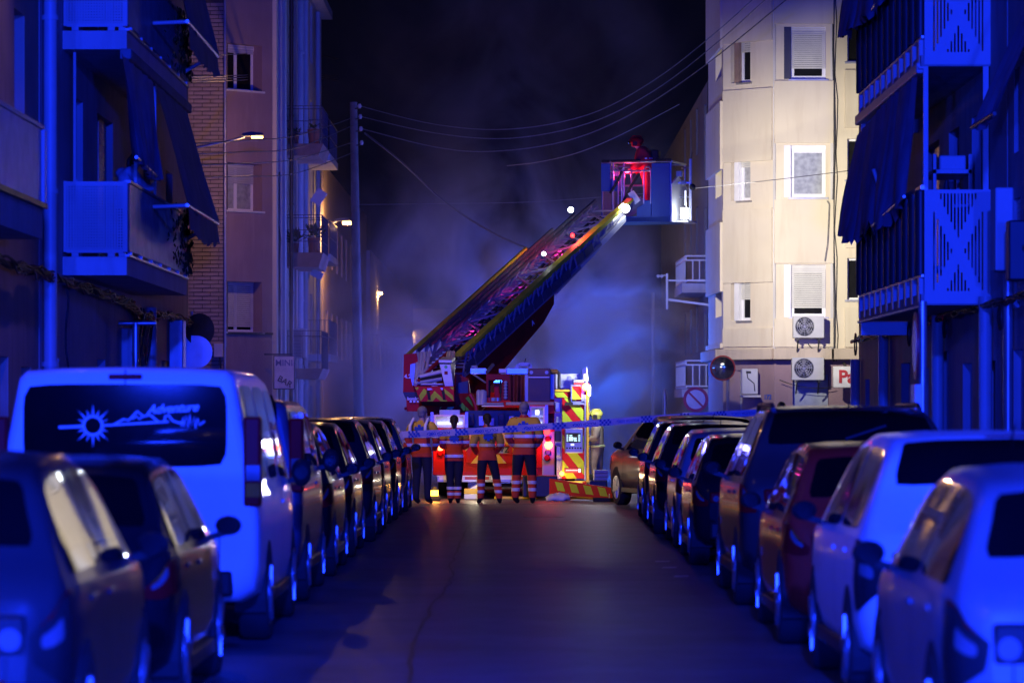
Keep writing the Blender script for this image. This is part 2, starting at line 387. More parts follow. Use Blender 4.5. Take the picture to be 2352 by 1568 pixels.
lb = thing('apartment_building', 'left house with perforated balcony panels and hanging blue grey awnings', 'building', (LX, 56, 0))
M = frame((LX, 45.7, 0), (1, 0, 0))
hl = []
for dz in (0, 2.93, 5.86):
    hl += [(3.4, 4.5, 3.68+dz, 5.85+dz), (6.2, 8.2, 3.68+dz, 5.85+dz), (12.5, 13.6, 4.4+dz, 5.7+dz), (16.2, 17.4, 4.4+dz, 5.7+dz)]
gh = [(.9, 1.9, .13, 2.35), (3.3, 4.2, .13, 2.1), (6.2, 7.2, .13, 2.4), (9.2, 10.6, .9, 2.3), (12.2, 13.2, .13, 2.3), (15.5, 17.5, .13, 2.5)]
wall(lb, M, 20.4, 13.5, hl+gh, PLASTER_PURPLE)
for h in hl:
    if h[1]-h[0] > 1.5:
        dd = door(lb, M, h[0], h[0]+.95, h[2], h[3], BROWN_WOOD); sl = slats(M, h[0]+1.0, h[1], h[2], h[3], .1, .09).build('louvre_shutter', SHUTTER_GREY, lb); sl['kind'] = 'stuff'
    elif h[2] % 2.93 < 1.2 and h[0] < 5: door(lb, M, *h, BROWN_WOOD)
    else: window(lb, M, *h, .18, WHITE_PVC, GLASS, .6, SHUTTER_GREY)
for i, h in enumerate(gh):
    if i == 3: window(lb, M, *h, .18, GREY_METAL, GLASS, 0)
    elif i == 5: s = slats(M, *h, .1, .1).build('roller_door', SHUTTER_GREY, lb); s['kind'] = 'stuff'
    else: door(lb, M, *h, (BROWN_WOOD, GREY_METAL)[i % 2])
def left_balcony(dz):
    X, XW, ya, yb = -5.12, LX, 48.0, 56.6
    b = MB().box(XW, X, ya, yb, 3.43+dz, 3.67+dz).build('balcony', PLASTER_WHITE, lb)
    z0, z1 = 3.75+dz, 4.63+dz; f = MB(); nx, nz = 22, 24
    for i in range(nx+1): c = XW+.03+(X-XW-.04)*i/nx; f.box(c-.010, c+.010, ya-.001, ya+.012, z0, z1)
    for j in range(nz+1): c = z0+(z1-z0)*j/nz; f.box(XW+.02, X, ya+.001, ya+.010, c-.010, c+.010)
    for (a, c, e, g) in ((XW+.01, XW+.05, z0-.02, z1+.02), (X-.05, X+.01, z0-.02, z1+.02)): f.box(a, c, ya-.006, ya+.02, e, g)
    f.box(XW+.05, X-.05, ya-.005, ya+.018, z1-.03, z1+.015); f.box(XW+.05, X-.05, ya-.005, ya+.018, z0-.03, z0+.02)
    f.build('perforated_panel', WHITE_METAL, b)
    g = MB()
    for c in (XW+.16, X-.2, X-.06): g.box(c-.045, c+.045, ya-.002, ya+.09, 3.672+dz, z0-.031)
    g.build('panel_foot', WHITE_METAL, b)
    corrugated(X, ya+.03, yb, z0, z1-.01, .11, .03).build('railing_panel', ALU, b)
    MB().box(X-.03, X+.05, ya, yb, z1-.005, z1+.03).build('handrail', GREY_METAL, b)
    MB().box(X-.02, X+.035, ya, yb, 3.672+dz, 3.70+dz).build('floor_edge', GREY_METAL, b)
    for k in range(7): q = ya+.4+k*(yb-ya-.6)/6; MB().box(X-.03, X+.03, q-.04, q+.04, 3.702+dz, z0).build('railing_foot', GREY_METAL, b)
    iv = MB()
    for k in range(260):
        q = yb-abs(random.gauss(0, 1.3)); z = random.uniform(3.75, 4.7)+dz; 
        if q < ya+3: continue
        s = random.uniform(.03, .08); c = Vector((X+.045+random.uniform(0, .06), q, z)); t = random.uniform(0, PI)
        iv.add([c+Vector((0, math.cos(t)*s, math.sin(t)*s)), c+Vector((.02, -math.sin(t)*s*.5, math.cos(t)*s*.5)), c-Vector((0, math.cos(t)*s, math.sin(t)*s)), c-Vector((.02, -math.sin(t)*s*.5, math.cos(t)*s*.5))], [(0, 1, 2, 3)])
    iv = iv.build('ivy', LEAF, b); iv['kind'] = 'stuff'
    MB().bar((XW+.12, ya+.3, 4.63+dz), (XW+.12, ya+.3, 6.35+dz), .035).build('post', WHITE_METAL, b)
    MB().bar((X-.02, 51.9, 3.68+dz), (X-.02, 51.9, 6.4+dz), .04).build('post', WHITE_METAL, b)
    MB().bar((X-.05, 49.6, 4.65+dz), (X-.05, 49.6, 5.2+dz), .045).build('post', WHITE_METAL, b)
    return b
for dz in (0, 2.93, 5.86): left_balcony(dz)
def cloth(p00, p10, p11, p01, nu=24, nv=8, amp=.03, waves=6, nrm=(1, 0, 0), fringe=0.0, droop=.10):
    """sheet between four corners with soft folds running down it"""
    p00, p10, p11, p01 = map(Vector, (p00, p10, p11, p01)); nrm = Vector(nrm); vs_, fs = [], []
    for j in range(nv+1):
        for i in range(nu+1):
            u, v = i/nu, j/nv
            p = p00*(1-u)*(1-v)+p10*u*(1-v)+p11*u*v+p01*(1-u)*v
            p = p+nrm*amp*(math.sin(u*waves*2*PI+v)*(.3+v)+.4*math.sin(u*waves*4.7+2))
            p.z -= droop*4*u*(1-u)*v*v; p += nrm*amp*.7*math.sin(v*5+u*9)*v
            if fringe and j == nv: p.z += fringe*(random.random()-.5)
            vs_.append(tuple(p))
    for j in range(nv):
        for i in range(nu):
            a = j*(nu+1)+i; fs.append((a, a+1, a+nu+2, a+nu+1))
    b = MB(); b.add(vs_, fs, 0, True); return b
def left_awning(dz, drop):
    A = (-5.1, 51.3, 6.25+dz); B = (-5.1, 56.3, 6.25+dz); C = (-4.6, 56.0, 6.25+dz-drop); D = (-4.6, 51.0, 6.25+dz-drop)
    a = cloth(A, B, C, D, amp=.02, waves=5, nrm=(.8, 0, .3)).build('awning', AWNING, lb)
    cloth(D, C, (-4.58, 56.0, C[2]-.3), (-4.58, 51.0, C[2]-.3), amp=.012, waves=9, fringe=.08, nv=4).build('valance', AWNING, a)
    MB().tube([(-4.6, 50.95, D[2]), (-4.6, 56.05, C[2])], .028, 8).build('front_bar', STEEL, a)
    MB().tube([(-5.08, 51.0, D[2]-.02), (-4.62, 51.0, D[2])], .03, 8).build('arm', WHITE_METAL, a)
    MB().tube([(-5.08, 55.6, D[2]-.28), (-4.62, 55.6, D[2]-.02)], .03, 8).build('arm', WHITE_METAL, a)
    MB().box(-5.2, -5.05, 47.9, 56.7, 6.22+dz, 6.36+dz, ch=.02).build('cassette', AWNING, a)
    c = cloth((-5.08, 46.9, 6.2+dz), (-5.08, 51.1, 6.2+dz), (-4.98, 50.9, 4.85+dz), (-4.98, 47.9, 4.95+dz), amp=.035, waves=7).build('awning', AWNING2, lb)
    MB().tube([(-4.98, 47.85, 4.95+dz), (-4.98, 50.95, 4.85+dz)], .025, 8).build('front_bar', STEEL, c)
left_awning(0, 1.75); left_awning(2.93, 2.15)
pipe(lb, [(LX+.1, 45.95, .1), (LX+.1, 45.95, 13)], .085, WHITE_METAL)
pipe(lb, [(LX+.09, 58.6, .1), (LX+.09, 58.6, 3.3)], .085, WHITE_METAL)
MB().box(LX, LX+.25, 62.4, 62.9, 2.2, 3.2, ch=.02).build('meter_cabinet', GREY_METAL, lb)
MB().box(LX, LX+.22, 55.0, 55.35, 1.9, 2.9, ch=.02).build('vent_box', WHITE_METAL, lb)
pl = MB().tube([(LX+.3, 54.2, 1.6), (LX+.3, 54.2, 2.95)], .05, 8); pl.tube([(LX+.05, 54.2, 2.95), (LX+.6, 54.2, 2.95)], .035, 8); pl.build('flue_pipe', STEEL, lb)
bun = []
def bundle_line(x0, z0, slope, ya, yb, spread, dip=None):
    f = [(random.uniform(1.2, 4.5), random.uniform(0, 6), random.uniform(.25, 1)) for _ in range(5)]; g_ = [(random.uniform(1.2, 4.5), random.uniform(0, 6), random.uniform(.25, 1)) for _ in range(5)]
    pts, q = [], ya; dp = random.random()
    while q < yb:
        ox = sum(a*math.sin(w*q+p) for w, p, a in f)*spread*.35; oz = sum(a*math.sin(w*q+p) for w, p, a in g_)*spread*.35
        pts.append((x0+ox, q, z0-(q-46)*slope+oz-(dip(q)*dp if dip else 0))); q += .17
    return pts
for k in range(10): bun.append(bundle_line(LX+.13, 3.33, .006, 40, 66, .085, lambda q: .3*math.exp(-((q-57.5)/1.6)**2)))
for k in range(12):
    q = 57.2+random.uniform(-.7, .7); r = random.uniform(.08, .28)
    bun.append([(LX+.15+.05*math.sin(t), q+r*math.cos(t), 3.1-r*1.2+r*1.5*math.sin(t)) for t in [i*.7 for i in range(10)]])
for q, z in ((47.6, 2.2), (56.9, 2.3), (57.3, 2.0)): bun.append([(LX+.1+.02*math.sin(i), q+.05*math.sin(i*1.7), 3.25-(3.25-z)*i/8) for i in range(9)])
cables('cable_bundle', 'tangled bundle of black cables along the left house under its balcony', bun, .014)

# ------------------------------------------------------------------ left side beyond the crossing: brick and pink corner house
cb = thing('corner_building', 'pink corner house with pale brick strip and three windows above the white van', 'building', (-7.3, 93, 0))
M = frame((-9.5, 92, 0), (0, -1, 0)); wall(cb, M, 2.17, 15, [], MORTAR)
bw, bh, rows = .405, .078, 0
proto = None
z = 1.8
bx0, bx1 = -8.34, -7.36
while z < 11.75:
    q = bx0-(.21 if rows % 2 else 0)
    while q < bx1-.05:
        a, c = max(q, bx0), min(q+bw, bx1)
        if c-a > .06:
            full = abs(c-a-bw) < .01
            if full and proto is None:
                pm = MB().box(-.5*bw+.006, .5*bw-.006, -.018, .02, -bh/2, bh/2, ch=.006); proto = pm.mesh('brick', BRICK)
            if full:
                o = bpy.data.objects.new('brick', proto); COL.objects.link(o); o.parent = cb; PM[o.name] = PM[cb.name]
                o.location = Vector((q+bw/2, 92-random.uniform(0, .006), z+bh/2))-Vector((-7.3, 93, 0))
            else:
                MB().box(a+.006, c-.006, 91.982-random.uniform(0, .006), 92.02, z, z+bh).build('brick', BRICK, cb)
        q += bw+.004
    z += .1; rows += 1
n45 = Vector((1, -1, 0)).normalized(); L45 = 1.5
M = frame((-7.33, 92, 0), n45)
wz = [(x0, x1, pz(b, 92.5), pz(a, 92.5)) for x0, x1, a, b in ((.02, 1.17, 103, 208), (.02, 1.17, 376, 484), (.02, 1.17, 647, 762))]
wall(cb, M, L45, 15, wz, PLASTER_PINK, t=.42)
window(cb, M, *wz[0], .40, WHITE_PVC, GLASS, .18, SHUTTER_GREY, box=.12, sill=PLASTER_WHITE)
window(cb, M, *wz[1], .40, WHITE_PVC, GLASS_LIT, .42, SHUTTER_GREY, box=.03, sill=PLASTER_WHITE)
window(cb, M, *wz[2], .40, WHITE_PVC, GLASS, .9, SHUTTER, box=.03, sill=PLASTER_WHITE)
MB(M).box(0, L45, -.05, .0, pz(768, 92.5), pz(763, 92.5)).build('ledge', DARK_METAL, cb)
e = M @ Vector((L45, 0, 0)); SX = e.x
M2 = frame((SX, e.y, 0), (1, 0, 0))
holes = []
for zb in (2.83, 5.9, 8.85): holes += [(4.6, 6.0, zb+.02, zb+2.1)]
holes += [(1.2, 2.4, .1, 2.3), (7.5, 9.0, .1, 2.3), (8.4, 9.6, 6.6, 8.0), (8.4, 9.6, 3.7, 5.1), (8.4, 9.6, 9.6, 11.0)]
wall(cb, M2, 11.5, 15, holes, PLASTER_CREAM2)
for h in holes[:3]: window(cb, M2, *h, .2, WHITE_PVC, GLASS, .35, BROWN_WOOD)
door(cb, M2, *holes[3], BROWN_WOOD); s = slats(M2, *holes[4], .1, .1).build('roller_door', SHUTTER_GREY, cb); s['kind'] = 'stuff'
for h in holes[5:]: window(cb, M2, *h, .2, WHITE_PVC, GLASS, .5, BROWN_WOOD)
# downpipes, pilaster and cables of the side wall
MB().box(SX, SX+.10, e.y+.2, e.y+.9, 0, 15).build('pilaster', PLASTER_CREAM, cb)
MB().box(SX, SX+.16, e.y+2.6, e.y+3.3, 0, 15).build('pilaster', PLASTER_WHITE, cb)
MB().box(SX, SX+.2, e.y+6.9, e.y+7.3, 0, 15).build('pilaster', PLASTER_TAN, cb)
pipe(cb, [(SX+.1, e.y+1.5, .1), (SX+.1, e.y+1.5, 14)], .06, WHITE_METAL)
pipe(cb, [(SX+.25, e.y+3.9, .1), (SX+.25, e.y+3.9, 14)], .05, DARK_METAL)
pipe(cb, [(SX+.1, e.y+6.3, .1), (SX+.1, e.y+6.3, 14)], .07, GREY_METAL)
pipe(cb, [(SX+.06, e.y+10.8, .1), (SX+.06, e.y+10.8, 14)], .1, PLASTER_BLUE)
pipe(cb, [(-7.36, 91.9, .1), (-7.36, 91.9, 15)], .035, GREY_METAL, 'conduit')
bY = 98.0
for k, (yt, yb_) in enumerate(((330, 358), (580, 614), (846, 870))):
    z1, z0 = pz(yt, bY), pz(yb_, bY); x1 = px(742, bY)
    sl = MB().poly([(SX, bY, z0+.02), (x1-.12, bY, z0), (x1, bY, z1), (SX, bY, z1)], (0, 3.4, 0)).build('balcony', BROWN_STONE, cb)
    r = MB()
    for zz in ((1.0, .92, .6, .3) if k < 2 else (1.0, .86)):
        r.bar((SX+.05, bY+.04, z1+zz), (x1-.04, bY+.04, z1+zz), .018); r.bar((x1-.04, bY+.04, z1+zz), (x1-.04, bY+3.3, z1+zz), .018)
    q = SX+.08
    while q < x1-.03: r.bar((q, bY+.04, z1), (q, bY+.04, z1+1.0), .014); q += .14 if k < 2 else .4
    q = bY+.04
    while q < bY+3.3: r.bar((x1-.04, q, z1), (x1-.04, q, z1+1.0), .014); q += .14
    r = r.build('railing', DARK_METAL, sl)
    if k < 2:
        for (fx, ph) in ((.25, .26), (.75, .4)):
            c = (SX+(x1-SX)*fx, bY+.3, z1+.003); b = MB().tube([c, (c[0], c[1], c[2]+ph)], [ph*.33, ph*.45], 12); pot = b.build('flower_pot', CLAY, sl)
            lf = MB()
            for t in range(70 if k else 26):
                a = random.uniform(0, 2*PI); L = random.uniform(.1, .42 if k else .25); u = Vector((math.cos(a)*L, math.sin(a)*L*.6, random.uniform(.02, .45 if k else .2)))
                p0 = Vector((c[0], c[1], c[2]+ph))+u*.4; p1 = p0+u*.6; w = Vector((-math.sin(a), math.cos(a), .2))*.045
                lf.add([p0, (p0+p1)/2+w, p1, (p0+p1)/2-w], [(0, 1, 2, 3)])
            lf = lf.build('leaves', LEAF, pot); lf['kind'] = 'stuff'
    if k == 1:
        c = Vector((x1-.25, bY+1.6, z0-.12)); MB().box(-.16, .16, -.12, .12, -.1, .1, R=Matrix.Translation(c) @ Matrix.Rotation(.5, 4, 'Y')).build('flood_lamp', WHITE_METAL, sl)
    if k == 0:
        c = Vector((x1-.2, bY+1.6, z0-1.0)); MB().box(-.14, .14, -.12, .12, -.2, .2, R=Matrix.Translation(c) @ Matrix.Rotation(.6, 4, 'Y')).build('flood_lamp', WHITE_METAL, sl)
def ac_unit(label, c, w, h, dpt, n, fan=.36, group='air conditioner units on the house walls', grille_side=False):
    t = thing('air_conditioner', label, 'air conditioner', (c[0], c[1], c[2]-h/2), math.atan2(n[1], n[0])+PI/2, group)
    MB().box(-w/2, w/2, 0, dpt, 0, h, ch=.015).build('casing', WHITE_METAL, t, True)
    if grille_side:
        g = MB()
        for i in range(18): g.box(-w*.42, w*.25, -.012, .0, h*.06+i*h*.05, h*.06+i*h*.05+h*.022)
        g.build('grille', BLACK, t, True)
    else:
        fx, r = -w*.13, h*fan*1.16
        MB().tube([(fx, -.002, h*.52), (fx, .0, h*.52)], r*1.05, 28).build('fan_opening', BLACK_GLOSS, t, True)
        b = MB()
        for k in range(5):
            a = k*2*PI/5; b.add([(fx, -.006, h*.52), (fx+r*.9*math.cos(a), -.010, h*.52+r*.9*math.sin(a)), (fx+r*.95*math.cos(a+.5), -.006, h*.52+r*.95*math.sin(a+.5)), (fx+r*.5*math.cos(a+.75), -.005, h*.52+r*.5*math.sin(a+.75))], [(0, 1, 2, 3)])
        b.build('fan', mat('dark_grey_fan', (.12, .12, .13), .5), t, True)
        g = MB()
        for rr in (.35, .6, .82, 1.0):
            g.tube([(fx+r*rr*math.cos(i*PI/14), -.018, h*.52+r*rr*math.sin(i*PI/14)) for i in range(29)], .0045, 4, 0, False)
        for k in range(12): a = k*PI/6; g.bar((fx, -.018, h*.52), (fx+r*math.cos(a), -.018, h*.52+r*math.sin(a)), .005)
        g.build('fan_guard', GREY_METAL, t, True)
    br = MB()
    for s in (-.34, .34): br.bar((w*s, 0, -.03), (w*s, dpt+.1, -.03), .04); br.bar((w*s, .02, -.04), (w*s, dpt+.1, -.32), .03)
    br.build('bracket', DARK_METAL, t, True)
    return t
d = 98.6
ac_unit('air conditioner with black slatted grille on the left corner house', (px(683, d), d, pz(788, d)), .46, .78, .6, (0, -1, 0), grille_side=True)
sg = thing('shop_sign', 'hanging sign reading MINI BAR in blue and black letters', 'sign', (-6.0, 93.6, 2.0))
d = 92.5; x0, x1, z0, z1 = px(630, d), px(675, d), pz(892, d), pz(818, d)
MB().box(x0, x1, d, d+.18, z0, z1, ch=.01).build('panel', SIGN_WHITE, sg)
fr_ = MB()
for a, b_, c, e_ in ((x0-.02, x1+.02, z0-.02, z0), (x0-.02, x1+.02, z1, z1+.02), (x0-.02, x0, z0, z1), (x1, x1+.02, z0, z1)): fr_.box(a, b_, d-.012, d+.19, c, e_)
fr_.build('frame', DARK_METAL, sg)
MB().box(x0+.02, x1-.02, d-.006, d-.002, z1-.36, z1-.02).build('blue_band', SIGN_WHITE, sg)
text('lettering', 'MINI', .215, facing(((x0+x1)/2, d-.010, z1-.17), (0, -1, 0)), SIGN_BLUE, sg, bold=.003)
text('lettering', 'BAR', .21, facing(((x0+x1)/2+.02, d-.010, z0+.17), (0, -1, 0)) @ Matrix.Rotation(-.5, 4, 'Z'), BLACK, sg, bold=.003)
MB().bar(((x0+x1)/2-.5, d+.09, z1+.05), ((x0+x1)/2+.2, d+.09, z1+.05), .04).build('arm', DARK_METAL, sg)

# next houses down the street on the left
nx_ = thing('apartment_building', 'grey blue house beyond the pink corner house, with tall shuttered windows', 'building', (SX, 112, 0))
M = frame((SX-.15, 104.9, 0), (1, 0, 0)); hs = []
for i in range(4):
    for j in range(4): hs.append((1.2+i*3.2, 2.3+i*3.2, 3.4+j*2.95, 5.2+j*2.95))
for i in range(4): hs.append((1.0+i*3.2, 2.4+i*3.2, .1, 2.4))
wall(nx_, M, 14, 14.2, hs, PLASTER_BLUE)
for h in hs[:16]: window(nx_, M, *h, .2, WHITE_PVC, GLASS, .6, SHUTTER_GREY)
for h in hs[16:]: door(nx_, M, *h, BROWN_WOOD)
MB(M).box(-.05, 14.05, -.35, .3, 14.2, 14.45).build('cornice', PLASTER_BLUE, nx_)
for q in (.3, 3.4, 9.9): pipe(nx_, [(SX-.04, 104.9+q, .1), (SX-.04, 104.9+q, 14)], .08, PLASTER_BLUE)
for j in range(3):
    z = 3.3+j*2.95; b = MB(M).box(4.0, 8.5, -.8, 0, z-.2, z).build('balcony', PLASTER_BLUE, nx_)
    r = MB(M)
    for zz in (1.0, .5): r.bar((4.02, -.77, z+zz), (8.48, -.77, z+zz), .02); r.bar((4.02, -.77, z+zz), (4.02, 0, z+zz), .02)
    for k in range(32): r.bar((4.02+k*.143, -.77, z), (4.02+k*.143, -.77, z+1), .014)
    for k in range(6): r.bar((4.02, -.77+k*.14, z), (4.02, -.77+k*.14, z+1), .014)
    r.build('railing', DARK_METAL, b)
nx2 = thing('apartment_building', 'low brown house farther along the left pavement in the haze', 'building', (-6.4, 135, 0))
M = frame((SX-.1, 119, 0), (1, 0, 0)); hs = [(1.5+i*3.4, 2.7+i*3.4, 3.4+j*2.95, 4.9+j*2.95) for i in range(9) for j in range(2)]
wall(nx2, M, 33, 9.6, hs, PLASTER_TAN)
for h in hs: window(nx2, M, *h, .2, WHITE_PVC, GLASS, .5, SHUTTER_GREY)
for nm, xx, y0_, L, H, m, lab in (('left', -6.2, 152, 60, 8.2, PLASTER_PURPLE, 'far row house on the left behind the last street lamps'),):
    t = thing('row_house', lab, 'building', (xx, y0_, 0)); M = frame((xx, y0_, 0), (1, 0, 0))
    hs = [(2+i*4, 3.2+i*4, 3.4, 4.9) for i in range(14)]; wall(t, M, L, H, hs, m)
    for h in hs: window(t, M, *h, .2)
# ------------------------------------------------------------------ right side, near: two houses
RX = 5.9
rn = thing('apartment_building', 'nearest house at the right edge, blue lit wall with small barred window', 'building', (RX, 28, 0))
M = frame((RX, 44.8, 0), (-1, 0, 0))
hs = [(.55, 1.0, 4.75, 5.75), (.5, 1.1, 2.9, 4.2), (1.5, 2.6, 3.6, 6.0), (.5, 1.3, .13, 2.4), (2.0, 3.0, .13, 2.4), (1.6, 2.6, 7, 9)]
wall(rn, M, 35, 13.5, hs, PLASTER_PURPLE)
window(rn, M, *hs[0], .2, DARK_METAL, GLASS); window(rn, M, *hs[1], .12, WHITE_PVC, GLASS, .95, SHUTTER); window(rn, M, *hs[2], .2, WHITE_PVC, GLASS, .5, SHUTTER_GREY, sill=CONCRETE); window(rn, M, *hs[5], .2, WHITE_PVC, GLASS, .5, SHUTTER_GREY)
door(rn, M, *hs[3], WHITE_METAL); door(rn, M, *hs[4], BROWN_WOOD)
ra = cloth((5.88, 43.4, 6.3), (5.88, 41.5, 6.3), (5.3, 41.5, 5.0), (5.3, 43.4, 5.0), amp=.02, waves=3, nrm=(-1, 0, 0)).build('awning', AWNING2, rn)
MB().tube([(5.3, 41.4, 5.0), (5.3, 43.5, 5.0)], .025, 8).build('front_bar', DARK_METAL, ra)
MB().box(RX-.2, RX, 43.2, 43.5, 3.2, 3.9, ch=.02).build('wall_lantern', DARK_METAL, rn)
MB().box(RX-.22, RX, 44.3, 44.75, 3.35, 4.35, ch=.02).build('meter_cabinet', WHITE_METAL, rn)
pipe(rn, [(RX-.08, 44.2, .1), (RX-.08, 44.2, 3.3)], .06, GREY_METAL, 'conduit')

rb = thing('apartment_building', 'right house with X pattern slotted balcony panels and ragged curtains', 'building', (RX, 55, 0))
M = frame((RX, 64.6, 0), (-1, 0, 0))
up = []
for dz in (0, 3.0, 6.0): up += [(10.4, 12.4, 3.4+dz, 5.5+dz), (13.6, 14.8, 3.4+dz, 5.5+dz), (16.2, 17.3, 3.4+dz, 5.5+dz), (1.6, 2.9, 4.2+dz, 5.6+dz), (5.0, 6.2, 4.2+dz, 5.6+dz)]
gr = [(1.2, 2.0, .13, 2.2), (3.6, 4.4, .13, 2.2), (7.2, 8.6, .13, 2.4), (10.2, 11.1, .13, 2.3), (12.6, 13.5, .13, 2.5), (15.2, 16.2, .13, 2.3), (17.6, 18.6, .13, 2.3)]
wall(rb, M, 19.7, 13.5, up+gr, PLASTER_PURPLE)
for h in up:
    if h[3]-h[2] > 1.9: door(rb, M, *h, BROWN_WOOD if h[1]-h[0] < 1.5 else GREY_METAL)
    else: window(rb, M, *h, .2, WHITE_PVC, GLASS, .6, SHUTTER_GREY)
for i, h in enumerate(gr): door(rb, M, *h, (GREY_METAL, BROWN_WOOD, WHITE_METAL)[i % 3])
def right_balcony(dz):
    X, y0, y1 = 5.05, 46.5, 55.0; zb, zt = 3.02+dz, 4.45+dz
    b = MB().box(X-.02, RX, y0, y1, zb-.02, zb+.12).build('balcony', CONCRETE, rb)
    # end panel with slots cut in an X pattern
    p = MB(); cols = 15; cw = (RX-X)/39.0; zc = zb+.66
    def holes_at(k):
        k = abs(k); H = []
        if k <= 5: H.append((272-(207-36*k), 272))       # upper triangle, measured down from the top
        if k <= 3: H.append((-190, -190+125-37*k))                                      # lower triangle
        if k >= 2: w = {2: 11, 3: 43, 4: 80, 5: 118, 6: 150, 7: 185}[k]; H.append((-w, w))
        return sorted(H)
    full = 39
    for c in range(full):
        xa, xb = X+.02+c*cw, X+.02+(c+1)*cw; k = (c-19)
        if k % 2 == 0 and abs(k//2) <= 7:
            z = zb
            for (a, e_) in holes_at(k//2):
                za, ze = zc+a*.00265, zc+e_*.00265
                if za > z: p.box(xa, xb, y0-.02, y0, z, za)
                z = max(z, ze)
            p.box(xa, xb, y0-.02, y0, z, zt)
        else: p.box(xa, xb, y0-.02, y0, zb, zt)
    p.build('slotted_panel', WHITE_METAL, b)
    MB().box(X+.02, X+.06, y0+.0, y0+.05, zb, zt+.02).build('post', GREY_METAL, b)
    MB().bar((X, y0, zt+.03), (X, y1, zt+.03), .05).build('handrail', STEEL, b)
    MB().bar((X, y0, zb+.35), (X, y1, zb+.35), .03).build('lower_rail', STEEL, b)
    n = 11
    for k in range(n):
        q = y0+.25+k*(y1-y0-.3)/(n-1)
        MB().tube([(X, q, zb+.36), (X, q, zt)], .075, 10).build('baluster', DARK_METAL, b)
        MB().box(X-.03, X+.03, q-.09, q+.09, zb+.02, zb+.33).build('baluster_foot', WHITE_METAL, b)
    MB().box(X-.05, X+.03, y0, y1, zb-.05, zb-.022).build('edge_beam', WHITE_METAL, b)
    MB().box(X, RX, y1-.1, y1, zb-.23, zb-.03).build('end_beam', WHITE_METAL, b)
    MB().box(X+.01, X+.07, y0+.01, y0+.07, zt, zt+1.6).build('post', WHITE_METAL, b)
    MB().box(RX-.09, RX-.02, y0+.01, y0+.08, zb+.13, zt+1.6).build('post', WHITE_METAL, b)
    return b
for dz in (0, 3.0, 6.0): right_balcony(dz)
for dz in (0, 3.0):
    a = cloth((5.02, 46.9, 6.0+dz), (5.02, 50.6, 6.0+dz), (4.86, 51.2, 4.2+dz), (4.92, 47.6, 4.4+dz), amp=.04, waves=7, fringe=.2).build('awning', AWNING2, rb)
    MB().tube([(4.92, 47.5, 4.42+dz), (4.86, 51.2, 4.22+dz)], .022, 8).build('front_bar', STEEL, a)
    c = cloth((5.0, 50.8, 5.9+dz), (5.0, 55.2, 5.75+dz), (4.75, 55.6, 4.3+dz), (4.86, 51.2, 4.2+dz), amp=.04, waves=8, fringe=.25).build('awning', AWNING2, rb)
    MB().tube([(5.03, 51.0, 4.45+dz), (4.86, 51.0, 5.0+dz)], .03, 8).build('arm', WHITE_METAL, c)
    MB().box(4.98, 5.12, 46.6, 55.2, 5.92+dz, 6.06+dz, ch=.02).build('cassette', WHITE_METAL, a)
# clutter on the open balcony: shelf, washing, cupboard
sh = thing('storage_shelf', 'cluttered shelf unit standing on the first floor right balcony', 'shelf', (5.5, 48.5, 3.14))
for z in (3.5, 4.3, 4.75): MB().box(5.35, 5.85, 48, 49.4, z, z+.05).build('shelf_board', WHITE_METAL, sh)
for (x, y) in ((5.37, 48.02), (5.83, 48.02), (5.37, 49.38), (5.83, 49.38)): MB().bar((x, y, 3.145), (x, y, 5.0), .04).build('post', WHITE_METAL, sh)
single('storage_box', MB().box(5.45, 5.8, 48.2, 48.7, 4.802, 5.0, ch=.02), WHITE_METAL, 'pale box on the top board of the balcony shelf', 'box')
single('hanging_bag', MB().tube([(5.5, 47.8, 4.65), (5.5, 47.82, 4.4), (5.52, 47.82, 4.0), (5.5, 47.8, 3.75)], [.02, .07, .12, .03], 10), DARK_METAL, 'dark bag hanging inside the first floor right balcony', 'bag')
for q, z1 in ((64.2, 2.55), (59.2, 3.0), (51.5, 3.0), (46.2, 3.1)): pipe(rb, [(RX-.1, q, .1), (RX-.1, q, z1)], .085, WHITE_METAL)
bun = []
for k in range(8): bun.append(bundle_line(RX-.13, 2.98, .006, 40, 64.4, .07))
for k in range(7):
    q = random.choice((44.2, 45.1, 50, 55, 63.6))+random.uniform(-.3, .3); r = random.uniform(.08, .2)
    bun.append([(RX-.16, q+r*math.cos(t), 2.8+r*math.sin(t)) for t in [i*.7 for i in range(10)]])
cables('cable_bundle', 'bundle of twisted cables along the right house below its balcony', bun, .014)

# ------------------------------------------------------------------ pale faceted corner house beyond the crossing on the right
GD = 90.0
g = thing('corner_building', 'cream faceted corner house lit by the white basket floodlight', 'building', (6.5, 92, 0))
def gx(x, d=GD): return px(x, d)
def gz(y, d=GD): return pz(y, d)
wins = [(62, 182), (334, 453), (608, 728)]
zc0, zc1 = gz(826), gz(800)
HT = 13.5
# facet C (faces the crossing), facet D to its right, facet B turned to the street, facet A along the street
Cx0, Cx1 = gx(1780), gx(1912); Bd = 91.1; Bx0 = px(1661, Bd)
nB = Vector((Cx0-Bx0, GD-Bd, 0)); LB = nB.length; nBn = Vector((nB.y, -nB.x, 0)).normalized()
if nBn.y > 0: nBn = -nBn
MC = frame((Cx0, GD, zc1), (0, -1, 0)); MBf = frame((Bx0, Bd, zc1), nBn)
MD = frame((Cx1, GD, zc1), (0, -1, 0))
WC = Cx1-Cx0
hC = [(.22, 1.24, gz(b)-zc1, gz(a)-zc1) for a, b in wins]
hB = [(.24, .86, gz(b+8, Bd-.4)-zc1, gz(a+22, Bd-.4)-zc1) for a, b in wins]
hD = [(.36, 1.6, gz(b-40)-zc1, gz(a-15)-zc1) for a, b in wins]
wall(g, MC, WC, HT-zc1, hC, PLASTER_CREAM, t=.3)
